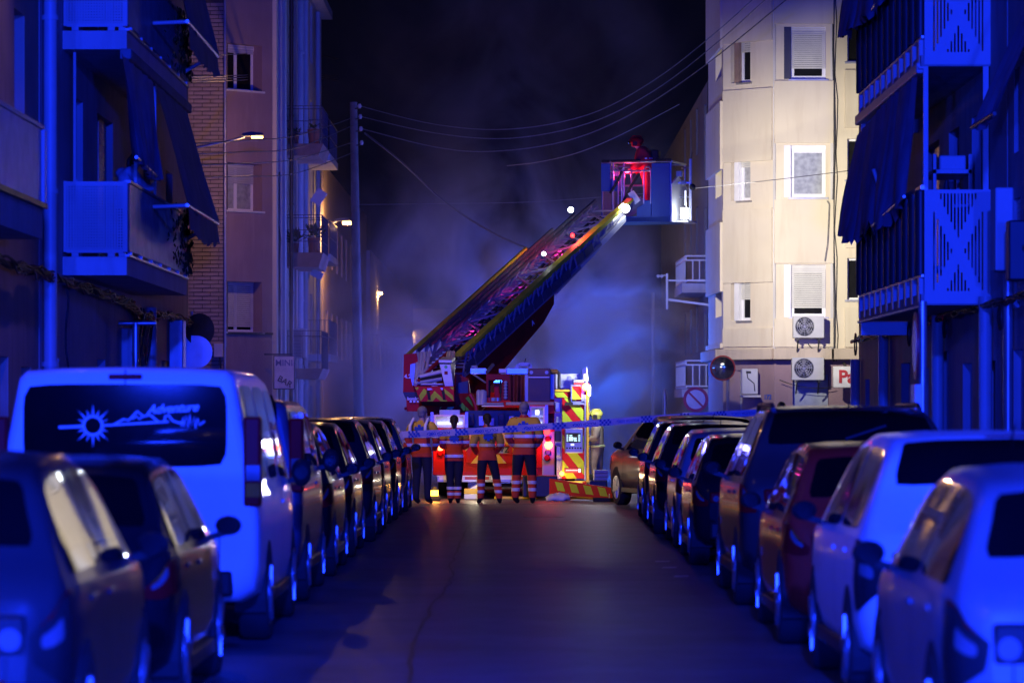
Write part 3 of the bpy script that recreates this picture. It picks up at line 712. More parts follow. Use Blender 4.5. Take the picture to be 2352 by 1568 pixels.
wall(g, MBf, LB, HT-zc1, hB, PLASTER_CREAM, t=.3)
wall(g, MD, 2.2, HT-zc1, hD, PLASTER_CREAM, t=.3)
nA = Vector((-1, 0, 0)); Ax, Ay = Bx0, Bd
MA = frame((px(1627, 95.6), 95.6, zc1), Vector((-(95.6-Bd), -(Bx0-px(1627, 95.6)), 0)))
LA = math.hypot(95.6-Bd, Bx0-px(1627, 95.6))
hA = [(LA*.5, LA*.9, gz(b, 92.5)-zc1, gz(a, 92.5)-zc1) for a, b in wins]
wall(g, MA, LA, HT-zc1, hA, PLASTER_CREAM, t=.3)
for h in hA: window(g, MA, *h, .25, WHITE_PVC, GLASS, .4)
MA2 = frame((5.45, 107, 0), (-1, 0, 0)); wall(g, MA2, 11.4, HT, [], PLASTER_CREAM2)
# projecting spandrel panels between the windows
def spandrel(M, x0, x1, z0, z1, dep=.075):
    b = MB(M).box(x0, x1, -dep, -.003, z0-zc1, z1-zc1, ch=.004)
    return b.build('spandrel_panel', PLASTER_CREAM, g)
for (a, b_) in ((-90, 56), (186, 329), (459, 605), (731, 797)):
    spandrel(MC, -.02, WC+.02, gz(b_), gz(a))
    spandrel(MBf, .04, LB-.05, gz(b_+46, Bd) if b_ < 790 else gz(b_, Bd), gz(a+24, Bd))
    spandrel(MA, .06, LA-.06, gz(b_+70, 93) if b_ < 790 else gz(b_+5, 93), gz(a+60, 93))
    spandrel(MD, .3, 2.19, gz(b_-35) if b_ < 790 else gz(b_), gz(a-25), .08)
for f_ in (MC, MBf):
    L_ = WC if f_ is MC else LB
    MB(f_).box(L_-.05, L_+.02, -.012, .05, 0, HT-zc1).build('joint_strip', PLASTER_WHITE, g)
for i, h in enumerate(hC):
    window(g, MC, h[0]+.17, h[1], h[2], h[3], .16, WHITE_PVC, GLASS_LIT if i == 1 else GLASS, (.80, 0, .83)[i], SHUTTER, (), .085, box=.09, sill=GREY_METAL)
    MB(MC).box(h[0], h[0]+.168, -.0, .16, h[2], h[3], ch=.004).build('shutter_box', WHITE_PVC if i else DARK_METAL, g)
    MB(MC).add([(h[0]-.22, -.004, h[2]), (h[0]-.001, .1, h[2]), (h[0]-.001, .1, h[3]), (h[0]-.22, -.004, h[3])], [(0, 1, 2, 3)]).build('chamfer', PLASTER_TAN, g)
for i, h in enumerate(hB):
    window(g, MBf, h[0]+.42*(h[1]-h[0]), h[1], h[2], h[3], .16, WHITE_PVC, GLASS_LIT if i == 1 else GLASS, (.35, .28, .55)[i], SHUTTER, (), .07, box=.05, sill=GREY_METAL)
    window(g, MBf, h[0], h[0]+.18*(h[1]-h[0]), h[2], h[3]-.2, .2, WHITE_PVC, GLASS, (1, .5, 1)[i], SHUTTER, (), .03)
    MB(MBf).box(h[0]+.19*(h[1]-h[0]), h[0]+.41*(h[1]-h[0]), -.01, .2, h[2], h[3], ch=.004).build('shutter_box', WHITE_PVC if i else BROWN_STONE, g)
for i, h in enumerate(hD): window(g, MD, *h, .2, WHITE_PVC, GLASS, 0, mull=(.25, .5, .75), fw=.05, sill=GREY_METAL)
# cornice over the ground floor, ground floor walls set back
for M_, L_ in ((MC, WC), (MBf, LB), (MD, 2.2), (MA, LA)):
    MB(M_).box(-.05, L_+.04, -.2, .35, -.27, -.004, ch=.02).build('cornice', PLASTER_CREAM2, g)
def ground(M): Q = M.copy(); Q.translation.z = 0; return Q
GC = ground(frame((Cx0, GD+.25, 0), (0, -1, 0))); zg = zc1-.28
hg = [(.45, 1.33, .05, gz(860))]
wall(g, GC, WC, zg, hg, PLASTER_PINK); door(g, GC, *hg[0], mat('blue_grey_door', (.3, .34, .42), .5), .25)
GDm = ground(frame((Cx1, GD+.25, 0), (0, -1, 0))); hg2 = [(.75, 2.0, .05, gz(885))]
wall(g, GDm, 2.2, zg, hg2, PLASTER_PINK); s = slats(GDm, *hg2[0], .12, .09).build('roller_door', SHUTTER_GREY, g); s['kind'] = 'stuff'
GB = ground(frame((Bx0, Bd+.25, 0), nBn)); hg3 = [(.12, .62, .05, gz(850, Bd))]
wall(g, GB, LB, zg, hg3, PLASTER_PINK); s = slats(GB, *hg3[0], .15, .09).build('roller_door', SHUTTER_GREY, g); s['kind'] = 'stuff'
GA = ground(MA); wall(g, GA, LA, zg, [], PLASTER_PINK)
text('house_number', '172', .16, (GB @ Matrix(((1, 0, 0, 1.43), (0, 0, -1, -.012), (0, 1, 0, gz(912, Bd-.6)), (0, 0, 0, 1)))), SIGN_BLUE, g, bold=.006)
d = GD+.1; wp = [(gx(1915)+.02*math.sin(i*.9), GD-.03, gz(830-i*60)) for i in range(17)]
MB().tube(wp, .025, 6).build('conduit', DARK_METAL, g)
MB().tube([(p[0]+.06+.03*math.sin(i*2.1), GD-.02, p[2]) for i, p in enumerate(wp)], .012, 5).build('conduit', CABLE, g)
MB().tube(sag((gx(1855), GD-.12, gz(790)), (gx(1912), GD-.03, gz(800)), .15), .012, 5).build('conduit', CABLE, g)
MB().tube(sag((gx(1790), GD-.05, gz(872)), (gx(1915), GD-.05, gz(888)), .1), .01, 5).build('conduit', CABLE, g)
MB().tube([(gx(1893), GD-.15, gz(600)), (gx(1899), GD-.16, gz(560)), (gx(1903), GD-.16, gz(470)), (gx(1898), GD-.16, gz(462))], .01, 5).build('conduit', CABLE_PALE, g)
ac_unit('upper air conditioner mounted under the third shuttered window of the cream house', (gx(1853), GD-.62, gz(752)), .75, .53, .28, (0, -1, 0), .36)
ac_unit('lower air conditioner below the cornice of the cream corner house', (gx(1853), GD-.42, gz(847)), .78, .55, .3, (0, -1, 0), .36)
b_ = thing('wall_boiler', 'white boiler box on the ground floor wall behind the round mirror', 'boiler', (px(1722, 90.8), 90.4, gz(905)))
x0, x1 = px(1703, 90.3), px(1740, 90.3)
MB().box(x0, x1, 90.1, 90.45, gz(905), gz(846), ch=.02).build('casing', WHITE_METAL, b_)
MB().box(x0-.02, x1+.06, 90.0, 90.6, gz(912), gz(907)).build('shelf', PLASTER_WHITE, b_)
MB().tube([(x0+.12, 90.09, gz(855)), (x0+.14, 90.07, gz(868)), (x1-.1, 90.08, gz(880)), (x1-.08, 90.08, gz(898))], .012, 6).build('hose', CABLE, b_)
MB().box(x0+.1, x0+.22, 90.085, 90.099, gz(857), gz(852)).build('display', BLACK, b_)
ps = thing('shop_sign', 'white shop sign with red letters Pan at the right of the cream house', 'sign', (gx(1945), 89.2, gz(890)))
x0, x1 = px(1914, 89.2), px(1998, 89.2)
MB().box(x0, x1, 89.2, 89.42, pz(890, 89.2), pz(841, 89.2), ch=.02).build('panel', SIGN_WHITE, ps)
text('lettering', 'Pan', .43, facing((px(1955, 89.2), 89.19, pz(866, 89.2)), (0, -1, 0)), SIGN_RED, ps, bold=.014, spacing=1.0)
MB().bar((x0+.3, 89.32, pz(841, 89.2)), (x0+.3, 89.9, pz(841, 89.2)+.1), .04).build('arm', DARK_METAL, ps)

# next house on the right with white balcony railings, in the smoke
hb = thing('apartment_building', 'smoky grey house with white railed balconies behind the cream corner house', 'building', (5.3, 112, 0))
M = frame((5.3, 140, 0), (-1, 0, 0)); hs = [(33, 34.2, 2.4+j*2.97, 4.5+j*2.97) for j in range(3)]+[(20+i*4, 21.2+i*4, 3.4+j*2.97, 4.8+j*2.97) for i in range(3) for j in range(3)]
wall(hb, M, 35.2, 11.0, hs, DARK_PLASTER)
wall(hb, frame((5.3, 104.75, 0), (0, -1, 0)), 4, 11.0, [], DARK_PLASTER)
for h in hs: window(hb, M, *h, .2, WHITE_PVC, GLASS, .4, SHUTTER_GREY)
for yt, yb_, ys in ((588, 650, 672), (828, 893, 912)):
    d = 105.0; xa, xb = px(1566, d), px(1630, d); z0, z1, zt = pz(ys, d), pz(yb_, d), pz(yt, d)
    sl = MB().box(xa, xb, d-.1, d+5, z0, z1).build('balcony', CONCRETE, hb)
    r = MB()
    for zz in (zt, zt-.12, z1+.08): r.bar((xa+.12, d-.05, zz), (xb, d-.05, zz), .04); r.bar((xa+.12, d-.05, zz), (xa+.04, d+4.9, zz), .04)
    q = xa+.12
    while q < xb: r.bar((q, d-.05, z1+.08), (q, d-.05, zt-.12), .032); q += .19
    q = 0
    while q < 4.9: r.bar((xa+.12-.016*q, d-.05+q, z1+.02), (xa+.12-.016*q, d-.05+q, zt), .032); q += .3
    r.build('railing', WHITE_METAL, sl)
br = thing('cable_bracket', 'white metal cable bracket standing out from the smoky house with two arms', 'bracket', (px(1532, 104), 104, pz(710, 104)))
d = 104.0; MB().bar(P(1532, 628, d), P(1532, 710, d), .06).build('upright', WHITE_METAL, br)
MB().bar(P(1535, 644, d), P(1628, 645, d), .045).build('arm', WHITE_METAL, br); MB().bar(P(1535, 688, d), P(1628, 700, d), .06).build('arm', WHITE_METAL, br)
MB().bar(P(1508, 634, d), P(1532, 632, d), .03).build('arm', WHITE_METAL, br)
for x in (1512, 1520): MB().sphere(P(x, 634, d), .05, 0, 8).build('insulator', WHITE_METAL, br)
fb = thing('garage_wall', 'dark low building closing the smoky street behind the firefighter', 'building', (2, 168, 0))
wall(fb, frame((-12, 215, 0), (0, -1, 0)), 26, 7.5, [(3, 5, 2, 4), (8, 10, 2, 4), (14, 16, 2, 4), (20, 22, 2, 4)], CONCRETE)
po = thing('slim_post', 'slim pale post standing in the smoke left of the white bracket', 'post', (px(1500, 112), 112, 0))
MB().tube([(px(1500, 112), 112, 0), (px(1500, 112), 112, pz(672, 112))], .05, 8).build('shaft', CONCRETE, po); MB().tube([(px(1500, 112), 112, 0), (px(1500, 112), 112, .5)], .08, 8).build('base', CONCRETE, po)

# ------------------------------------------------------------------ utility pole and overhead wires
up_ = thing('utility_pole', 'tall concrete utility pole with insulators at the left end of the crossing', 'pole', (px(820, 100), 100, 0))
MB().tube([(px(826, 100), 100, -.1), (px(812, 100), 100, pz(235, 100))], [.15, .10], 12).build('shaft', POLE_CONC, up_)
for k, y in enumerate((244, 268, 296, 328)):
    p = P(826+k*1.5, y, 99.8); a = MB().bar(P(816+k*1.2, y+6, 99.9), p-Vector((0, 0, .05)), .03).build('insulator_arm', DARK_METAL, up_)
    MB().tube([p-Vector((0, 0, .06)), p, p+Vector((0, 0, .06))], [.03, .055, .03], 8).build('insulator', WHITE_METAL, a)
def wire(label, pts, r, d0, d1, m=CABLE_PALE, group='overhead wires between pole and cream house'):
    n = len(pts); w = [P(x, y, d0+(d1-d0)*i/(n-1)) for i, (x, y) in enumerate(pts)]
    q = []
    for i in range(n-1):
        for k in range(6):
            t = k/6; a, b, c, e = w[max(i-1, 0)], w[i], w[i+1], w[min(i+2, n-1)]
            q.append(.5*((2*b)+(c-a)*t+(2*a-5*b+4*c-e)*t*t+(3*b-a-3*c+e)*t**3))
    q.append(w[-1]); return single('overhead_wire', MB().tube(q, r*.62, 5, 0, False), m, label, 'wire', group)
wire('highest overhead wire sagging from the pole to the cream house', [(828, 244), (1000, 286), (1170, 297), (1350, 264), (1500, 186), (1650, 70), (1760, -30)], .018, 100, 84)
wire('second overhead wire sagging from the pole to the cream house', [(829, 268), (1000, 306), (1170, 318), (1350, 284), (1500, 210), (1650, 96), (1790, -30)], .018, 100, 84)
wire('third overhead wire sagging from the pole to the cream house', [(831, 296), (1000, 338), (1130, 348), (1300, 324), (1450, 262), (1620, 150), (1830, -20)], .022, 100, 84)
wire('thick twisted cable dropping from the pole behind the ladder', [(838, 306), (920, 370), (1020, 462), (1120, 528), (1215, 572), (1330, 612)], .045, 99.8, 84)
wire('thin wire ending in the dark between pole and basket', [(1165, 381), (1240, 372), (1330, 350), (1430, 308), (1560, 240)], .014, 110, 96)
wire('thin level wire passing behind the ladder basket', [(826, 470), (1000, 468), (1215, 464), (1440, 448), (1600, 432), (1790, 412), (2000, 386)], .012, 100, 76)
wire('lowest thin wire in front of the far street lamp', [(780, 768), (880, 770), (1000, 776)], .014, 130, 120)
for i, (ya, yb_, ye) in enumerate(((124, 116, 90), (172, 166, 132), (184, 176, 140), (178, 170, 136), (326, 312, 270), (350, 340, 288), (376, 366, 326), (404, 398, 350))):
    wire(('overhead wire crossing high above the brick strip', 'overhead wire below the highest one on the brick strip', 'upper wire of the close pair at the brick strip', 'lower wire of the close pair at the brick strip', 'overhead wire just above the first street lamp head', 'overhead wire level with the first street lamp head', 'overhead wire just below the first street lamp head', 'lowest overhead wire crossing over the pink wall')[i],
         [(432, ya+4), (560, (ya+yb_)/2+4), (680, yb_), (812 if i > 3 else 777, ye if i > 3 else ye+46)], .02, 72, 99.8 if i > 3 else 131, CABLE, 'overhead wires from the left house to the pole')
hw = []
for k in range(4):
    hw.append([(SX+.08+random.uniform(-.02, .04), 94.2+k*.08+random.uniform(-.04, .04), 1+i*.42) for i in range(17)])
cables('vertical_cables', 'black cables running down the corner of the pink house', hw, .018)

# ------------------------------------------------------------------ street lamps
def street_lamp(label, head, arm0, d, hl, strength):
    t = thing('street_lamp', label, 'street lamp', P(*arm0, d), 0, 'street lamps on arms along the left side')
    a, h = P(*arm0, d), P(*head, d)
    MB().tube([a, a+(h-a)*.5+Vector((0, 0, .02)), h-Vector((hl*.9, 0, .02))], [.035, .032, .03], 8).build('arm', GREY_METAL, t)
    u = Vector((1, 0, .06)).normalized()
    b = MB(); c = h-u*hl*.55
    b.poly([c-u*hl*.5+Vector((0, -.13, .02)), c+u*hl*.55+Vector((0, -.13, .0)), c+u*hl*.5+Vector((0, -.13, .06)), c+Vector((0, -.13, .11)), c-u*hl*.45+Vector((0, -.13, .08))], (0, .26, 0))
    hd = b.build('lamp_head', DARK_METAL, t)
    MB().box(c.x-.02, c.x+hl*.5, c.y-.10, c.y+.10, c.z-(.035 if d < 100 else .10), c.z-.002, ch=.012).build('led_panel', E_WARM if d < 140 else E_WARM_FAR, hd)
    MB().box(a.x-.06, a.x+.02, a.y-.08, a.y+.08, a.z-.12, a.z+.12).build('wall_plate', GREY_METAL, t)
    lamp('street_lamp_light', 'POINT', (c.x+hl*.25, c.y, c.z-.16), strength, (1, .50, .18), .09)
    return t
street_lamp('nearest street lamp, on a dark arm reaching over the brick strip', (606, 312), (448, 340), 88, .5, 230)
street_lamp('street lamp glowing beside the utility pole on a long arm', (812, 507), (637, 545), 118, .60, 700)
street_lamp('third street lamp glowing right of the utility pole', (880, 670), (736, 692), 160, .8, 800)
street_lamp('farthest street lamp glowing above the red cab', (950, 762), (816, 782), 215, 1.1, 900)
# the lamps of the same row over the near part of the street, above the frame
for y, z, pw in ((5, 9.0, 150), (29, 9.0, 62)): lamp('street_lamp_light', 'SPOT', (-4.3, y, z), pw, WARM, .10, (-1.0, y, 0), 140, .7)
lamp('street_lamp_light', 'SPOT', (-4.0, 40.5, 9.6), 130, (1, .5, .2), .10, (-6.0, 41.5, 5.2), 62, .8)  # added spot turned to the near left house to warm its wall
lamp('street_lamp_light', 'SPOT', (-4.3, 60, 9.2), 1200, WARM, .10, (-.6, 67.5, .6), 62, .8)
# ------------------------------------------------------------------ cars
def lerp_tab(tab, y):
    """smooth interpolation of station rows (y, ...)"""
    n = len(tab)
    if y <= tab[0][0]: return tab[0][1:]
    if y >= tab[-1][0]: return tab[-1][1:]
    for i in range(n-1):
        if tab[i][0] <= y <= tab[i+1][0]: break
    t = (y-tab[i][0])/(tab[i+1][0]-tab[i][0]); out = []
    for k in range(1, len(tab[0])):
        h = tab[i+1][0]-tab[i][0]; dlt = (tab[i+1][k]-tab[i][k])/h
        dp = (tab[i][k]-tab[i-1][k])/(tab[i][0]-tab[i-1][0]) if i > 0 else dlt
        dn = (tab[i+2][k]-tab[i+1][k])/(tab[i+2][0]-tab[i+1][0]) if i < n-2 else dlt
        m0 = 0 if dp*dlt <= 0 else 2*dp*dlt/(dp+dlt); m1 = 0 if dn*dlt <= 0 else 2*dn*dlt/(dn+dlt)
        out.append(tab[i][k]*(2*t**3-3*t*t+1)+h*m0*(t**3-2*t*t+t)+tab[i+1][k]*(-2*t**3+3*t*t)+h*m1*(t**3-t*t))
    return out
PROFILES = {  # y from the rear (fraction of length): bottom, belt, top, half width (1 = widest)
 'hatch': (4.1, 1.47, [(0, .44, .72, .80, .80), (.012, .36, .80, .92, .92), (.03, .28, .88, .985, .965), (.055, .24, .90, 1.07, .985), (.09, .22, .91, 1.24, .99), (.13, .21, .92, 1.375, 1), (.18, .2, .92, 1.425, 1), (.28, .2, .92, 1.455, 1), (.42, .2, .91, 1.47, 1), (.54, .2, .9, 1.45, 1), (.62, .2, .9, 1.36, 1), (.70, .2, .89, 1.12, .99), (.75, .2, .88, .985, .985), (.85, .22, .85, .93, .97), (.93, .24, .78, .84, .92), (.98, .3, .64, .70, .82), (1, .36, .54, .58, .7)]),
 'suv': (4.5, 1.66, [(0, .5, .84, .92, .84), (.01, .42, .94, 1.06, .94), (.025, .34, 1.0, 1.12, .975), (.045, .3, 1.02, 1.24, .99), (.075, .28, 1.03, 1.47, 1), (.105, .27, 1.03, 1.58, 1), (.16, .26, 1.03, 1.635, 1), (.28, .26, 1.02, 1.655, 1), (.42, .26, 1.01, 1.66, 1), (.54, .26, 1.0, 1.63, 1), (.62, .26, 1.0, 1.5, 1), (.70, .26, 1.0, 1.22, .99), (.75, .26, .99, 1.1, .985), (.85, .28, .97, 1.04, .97), (.93, .3, .9, .95, .93), (.98, .36, .74, .8, .84), (1, .42, .6, .66, .74)]),
 'van': (4.95, 1.97, [(0, .5, 1.02, 1.86, .93), (.004, .42, 1.05, 1.925, .965), (.014, .36, 1.06, 1.955, .985), (.035, .32, 1.06, 1.965, .995), (.1, .3, 1.06, 1.97, 1), (.3, .28, 1.06, 1.97, 1), (.5, .28, 1.06, 1.965, 1), (.62, .28, 1.05, 1.94, 1), (.68, .28, 1.05, 1.86, 1), (.76, .28, 1.04, 1.58, .99), (.83, .28, 1.03, 1.28, .98), (.87, .28, 1.02, 1.14, .97), (.94, .3, .92, 1.0, .93), (.985, .34, .74, .8, .86), (1, .4, .6, .66, .76)]),
}
PROFILES['mpv'] = (4.35, 1.80, [(y, a, b+.06, min(1.80, t*1.80/1.97) if y < .66 else t*.93, w) for (y, a, b, t, w) in PROFILES['van'][2]])
GL_LAMP = mat('clear_lamp_glass', (.13, .13, .15), .12, coat=.2)
RED_LENS = mat('red_lamp_lens', (.30, .008, .008), .35, spec=.06)
ORANGE_LENS = mat('amber_lamp_lens', (.7, .2, .02), .15, coat=1)
PLATE = mat('white_number_plate', (.4, .4, .4), .5)
RIMM = mat('alloy_rim', (.42, .42, .44), .3, .8)
def car(kind, label, x, y, paint, W=.89, roof=None, group=None, rot=0, L=None, lamp_style='corner', trim=BLACK_GLOSS, rails=False, name='parked_car', wheel_r=.315, rear_lit=False):
    L0, R0, tab = PROFILES[kind]; L = L or L0; kz = (roof or R0)/R0
    tab = [(q*L, a*(kz if kz > 1 else 1), b*kz, c*kz, w*W) for q, a, b, c, w in tab]
    t = thing(name, label, 'van' if kind == 'van' else 'car', (x, y+L/2, 0), rot, group)
    def sec(q):
        zb, zl, zt, w = lerp_tab(tab, q); tw = .42 if kind in ('hatch', 'suv') else .20
        h = max(.015, zt-.06-zl); wt = lambda z: w-.015-tw*(z-zl)
        e = min(.06, h*.6+.01)
        pts = [(0, zb), (w*.84, zb), (w-.04, zb+.07), (w-.005, zb+.3*(zl-zb)), (w, zb+.66*(zl-zb)), (w-.012, zl-.015), (w-.02, zl),
               (wt(zl+.35*h), zl+.35*h), (wt(zl+.7*h), zl+.7*h), (wt(zl+h), zl+h), (wt(zl+h)-.05, zt-.014), (wt(zl+h)*.6, zt+.004), (0, zt+.012)]
        return [(px_, min(pz_, zt+.012)) for px_, pz_ in pts]
    ys, k = [], 0
    for i in range(len(tab)-1):
        m = max(2, min(5, int((tab[i+1][0]-tab[i][0])/.09)))
        for j in range(m): ys.append(tab[i][0]+(tab[i+1][0]-tab[i][0])*j/m)
    ys.append(L)
    b = MB(); rows = []
    for q in ys:
        s = sec(q); r = [(px_, q-L/2, pz_) for px_, pz_ in s]+[(-px_, q-L/2, pz_) for px_, pz_ in s[-2:0:-1]]; rows.append(r)
    n = len(rows[0]); vs_ = [v for r in rows for v in r]
    fs = [(i*n+j, i*n+(j+1) % n, (i+1)*n+(j+1) % n, (i+1)*n+j) for i in range(len(rows)-1) for j in range(n)]
    b.add(vs_, fs, 0, True); b.add(rows[0], [list(range(n))[::-1]], 0, True); b.add(rows[-1], [list(range(n))], 0, True)
    body = b.build('body', paint, t, True)
    def interp(s, f):
        i = min(int(f), len(s)-2); a = f-i; return s[i][0]+(s[i+1][0]-s[i][0])*a, s[i][1]+(s[i+1][1]-s[i][1])*a
    def patch(nm, fn, m, parent=t, nu=10, nv=8, off=.006, sq=.10, pw=6):
        vs_, fs = [], []
        for i in range(nu+1):
            for j in range(nv+1):
                a, c = 2*i/nu-1, 2*j/nv-1
                vs_.append(Vector(fn(a*(1-sq*abs(c)**pw), c*(1-sq*abs(a)**pw))))
        for i in range(nu):
            for j in range(nv): fs.append((i*(nv+1)+j, (i+1)*(nv+1)+j, (i+1)*(nv+1)+j+1, i*(nv+1)+j+1))
        bm = bmesh.new(); bv = [bm.verts.new(v) for v in vs_]
        for f in fs: bm.faces.new([bv[i] for i in f])
        bm.normal_update(); c = Vector((0, 0, .8))
        for v in bv:
            nn = v.normal; 
            if nn.dot(v.co-c) < 0: nn = -nn
            v.co = v.co+nn*off
        bmesh.ops.recalc_face_normals(bm, faces=bm.faces)
        if bm.faces[0].normal.dot(bm.faces[0].calc_center_median()-c) < 0: bmesh.ops.reverse_faces(bm, faces=bm.faces)
        for f in bm.faces: f.smooth = True
        me = bpy.data.meshes.new(nm); bm.to_mesh(me); bm.free(); me.materials.append(m); return link(nm, me, parent, True)
    def top(y0, y1, gw):
        def fn(a, c):
            q = y0+(y1-y0)*(c+1)/2; s = sec(q); wq = s[10][0]; g = a*gw; f = 12-2*abs(g)
            xx, zz = interp(s, f) if abs(g) < 1 else s[10]; return (math.copysign(xx, g) if g else 0, q-L/2, zz)
        return fn
    def side(y0, y1, f0, f1, sgn, slant0=0, slant1=0):
        def fn(a, c):
            f = f0+(f1-f0)*(c+1)/2; v = (c+1)/2
            q = (y0+slant0*v)+((y1+slant1*v)-(y0+slant0*v))*(a+1)/2; xx, zz = interp(sec(q), f); return (sgn*xx, q-L/2, zz)
        return fn
    tall = kind in ('van', 'mpv')
    if tall:
        z0, z1 = 1.275*kz, 1.855*kz
        def rw(a, c):
            return (a*(W*.755), -L/2-.010, (z0+z1)/2+c*(z1-z0)/2)
        patch('rear_window', rw, GLASS, sq=.06)
    else: patch('rear_window', top(.058*L, .125*L, .93), GLASS, sq=.05)
    wy0, wy1 = (.66*L, .80*L) if tall else (.625*L, .725*L)
    patch('windscreen', top(wy0, wy1, .94), GLASS)
    for s in (-1, 1):
        if tall:
            patch('side_window', side(.04*L, .27*L, 6.35, 8.75, s), GLASS, sq=.06); patch('side_window', side(.30*L, .49*L, 6.35, 8.75, s), GLASS, sq=.06)
            patch('side_window', side(.53*L, .76*L, 6.35, 8.75, s, 0, -.36), GLASS, sq=.05)
        else:
            patch('side_window', side(.10*L, .37*L, 6.25, 8.85, s, .16, 0), GLASS, sq=.08); patch('side_window', side(.385*L, .68*L, 6.25, 8.85, s, 0, -.42), GLASS, sq=.06)
        dm = MB()
        for q in ((.30, .51, .80) if tall else (.2, .378, .70)):
            p0 = [interp(sec(q*L), f) for f in (2.3, 3, 4, 5, 6)]
            for i in range(4): dm.add([(s*(p0[i][0]+.003), q*L-.004-L/2, p0[i][1]), (s*(p0[i][0]+.003), q*L+.004-L/2, p0[i][1]), (s*(p0[i+1][0]+.003), q*L+.004-L/2, p0[i+1][1]), (s*(p0[i+1][0]+.003), q*L-.004-L/2, p0[i+1][1])], [(0, 1, 2, 3)])
        dm.build('door_seams', BLACK, t, True)['kind'] = 'stuff'
        for q in ((.54,) if tall else (.24, .42)):
            xx, zz = interp(sec(q*L), 5.2); MB().box(s*xx-.02, s*xx+.02, q*L-.09-L/2, q*L+.09-L/2, zz-.09, zz-.06, ch=.008).build('door_handle', trim if trim is not BLACK_GLOSS else paint, t, True)
        q = .71*L if not tall else .765*L; xx, zz = interp(sec(q), 6.2)
        m_ = MB().sphere((s*(xx+.105), q-L/2, zz+.10), .085, 0, 12, (1.0, .62, .75 if not tall else 1.35)); m_.bar((s*(xx-.03), q-L/2, zz+.02), (s*(xx+.1), q-L/2, zz+.06), .05, .04)
        m_ = m_.build('mirror', trim if not tall else BLACK_GLOSS, t, True)
        MB().tube([(s*(xx+.105), q-.048-L/2, zz+.10), (s*(xx+.105), q-.056-L/2, zz+.10)], .055, 14).build('mirror_glass', DIM_MIRROR, m_, True)
        # lamps
        if lamp_style == 'tall':
            zc, hh = (1.31*kz, .32) if tall else (.98*kz, .24)
            xx = W*(.95 if tall else .90)
            tl = MB().box(s*(xx-.07) if s > 0 else -(xx+.055), s*(xx+.055) if s > 0 else -(xx-.07), -.012-L/2, .16-L/2, zc-hh, zc+hh, ch=.02).build('tail_lamp', RED_LENS, t, True)
            MB().box(s*xx-.05, s*xx+.05, -.018-L/2, -.010-L/2, zc-hh*.42, zc-hh*.08).build('reversing_lamp', GL_LAMP, tl, True)
            MB().box(s*xx-.05, s*xx+.05, -.018-L/2, -.010-L/2, zc-hh*.78, zc-hh*.48).build('indicator_lens', ORANGE_LENS, tl, True)
        else:
            big = lamp_style == 'big'; f0, f1 = (3.25, 5.9) if big else (4.1, 6.0); ye = .075*L if kind == 'hatch' else .06*L
            tl = patch('tail_lamp', side(.002*L, ye, f0, f1, s), BLACK_GLOSS if big else RED_LENS, off=.012, sq=.16)
            patch('reversing_lamp', side(.006*L, .024*L, f0+.35*(f1-f0), f0+.55*(f1-f0), s), GL_LAMP, tl, 6, 4, .018, .1); patch('indicator_lens', side(.006*L, ye*.8, f0+.68*(f1-f0), f0+.9*(f1-f0), s), RED_LENS if big else ORANGE_LENS, tl, 6, 4, .018, .1)
            xx = W*.80; zc = interp(sec(.01*L), (f0+f1)/2)[1]; hh = .09 if big else .06
            ti = MB().box(min(s*(xx-.20), s*(xx-.002)), max(s*(xx-.20), s*(xx-.002)), -.006-L/2, .02-L/2, zc-hh, zc+hh, ch=.02).build('tail_lamp', BLACK_GLOSS if big else RED_LENS, t, True)
            MB().tube([(s*(xx-.07), -.006-L/2, zc-hh*.2), (s*(xx-.07), -.014-L/2, zc-hh*.2)], hh*.55, 16).build('reversing_lamp', GL_LAMP, ti, True)
        patch('headlight', side(.90*L, .985*L, 3.9, 5.7, s), GL_LAMP, off=.008, sq=.2)
        MB().box(min(s*W*.45, s*W*.7), max(s*W*.45, s*W*.7), -.012-L/2, .05-L/2, .50, .54, ch=.008).build('reflector', RED_LENS, t, True)
        if rails:
            MB().tube([(s*W*.66, .16*L-L/2, sec(.2*L)[10][1]), (s*W*.66, .2*L-L/2, sec(.2*L)[10][1]+.04), (s*W*.66, .56*L-L/2, sec(.5*L)[10][1]+.04), (s*W*.66, .6*L-L/2, sec(.58*L)[10][1])], .022, 8).build('roof_rail', DARK_METAL, t, True)
        for q in ((.17, .80) if not tall else (.2, .81)):
            w3 = interp(sec(q*L), 3.0)[0]; c = (q*L-L/2, wheel_r)
            ar = [(0, c[0]+1.17*wheel_r*math.cos(a), c[1]+1.17*wheel_r*math.sin(a)) for a in [-.3+i*(PI+.6)/16 for i in range(17)]]
            MB().poly([(s*(w3-.22), y_, z_) for _, y_, z_ in ar], (s*.226, 0, 0)).build('wheel_arch', BLACK, t, True)
            wh = MB().tube([(s*(w3-.20), *c), (s*(w3-.17), *c), (s*(w3-.02), *c), (s*(w3+.014), *c)], [wheel_r*.93, wheel_r, wheel_r, wheel_r*.93], 24, smooth=True).build('wheel', TYRE, t, True)
            rm = MB().tube([(s*(w3+.0), *c), (s*(w3+.017), *c)], wheel_r*.66, 20)
            for k in range(5):
                a = k*2*PI/5+q; rm.bar((s*(w3+.02), *c), (s*(w3+.02), c[0]+wheel_r*.6*math.cos(a), c[1]+wheel_r*.6*math.sin(a)), .02, .07)
            rm.build('rim', RIMM, wh, True)
    zb = tab[1][1]
    sm_ = MB(); zs = (.66 if not tall else .74)*kz
    sm_.box(-W*.70, W*.70, -.004-L/2, .02-L/2, zs-.2, zs-.19); 
    for s in (-1, 1): sm_.box(s*W*.70-.004, s*W*.70+.004, -.004-L/2, .02-L/2, zs-.2, zs+.15)
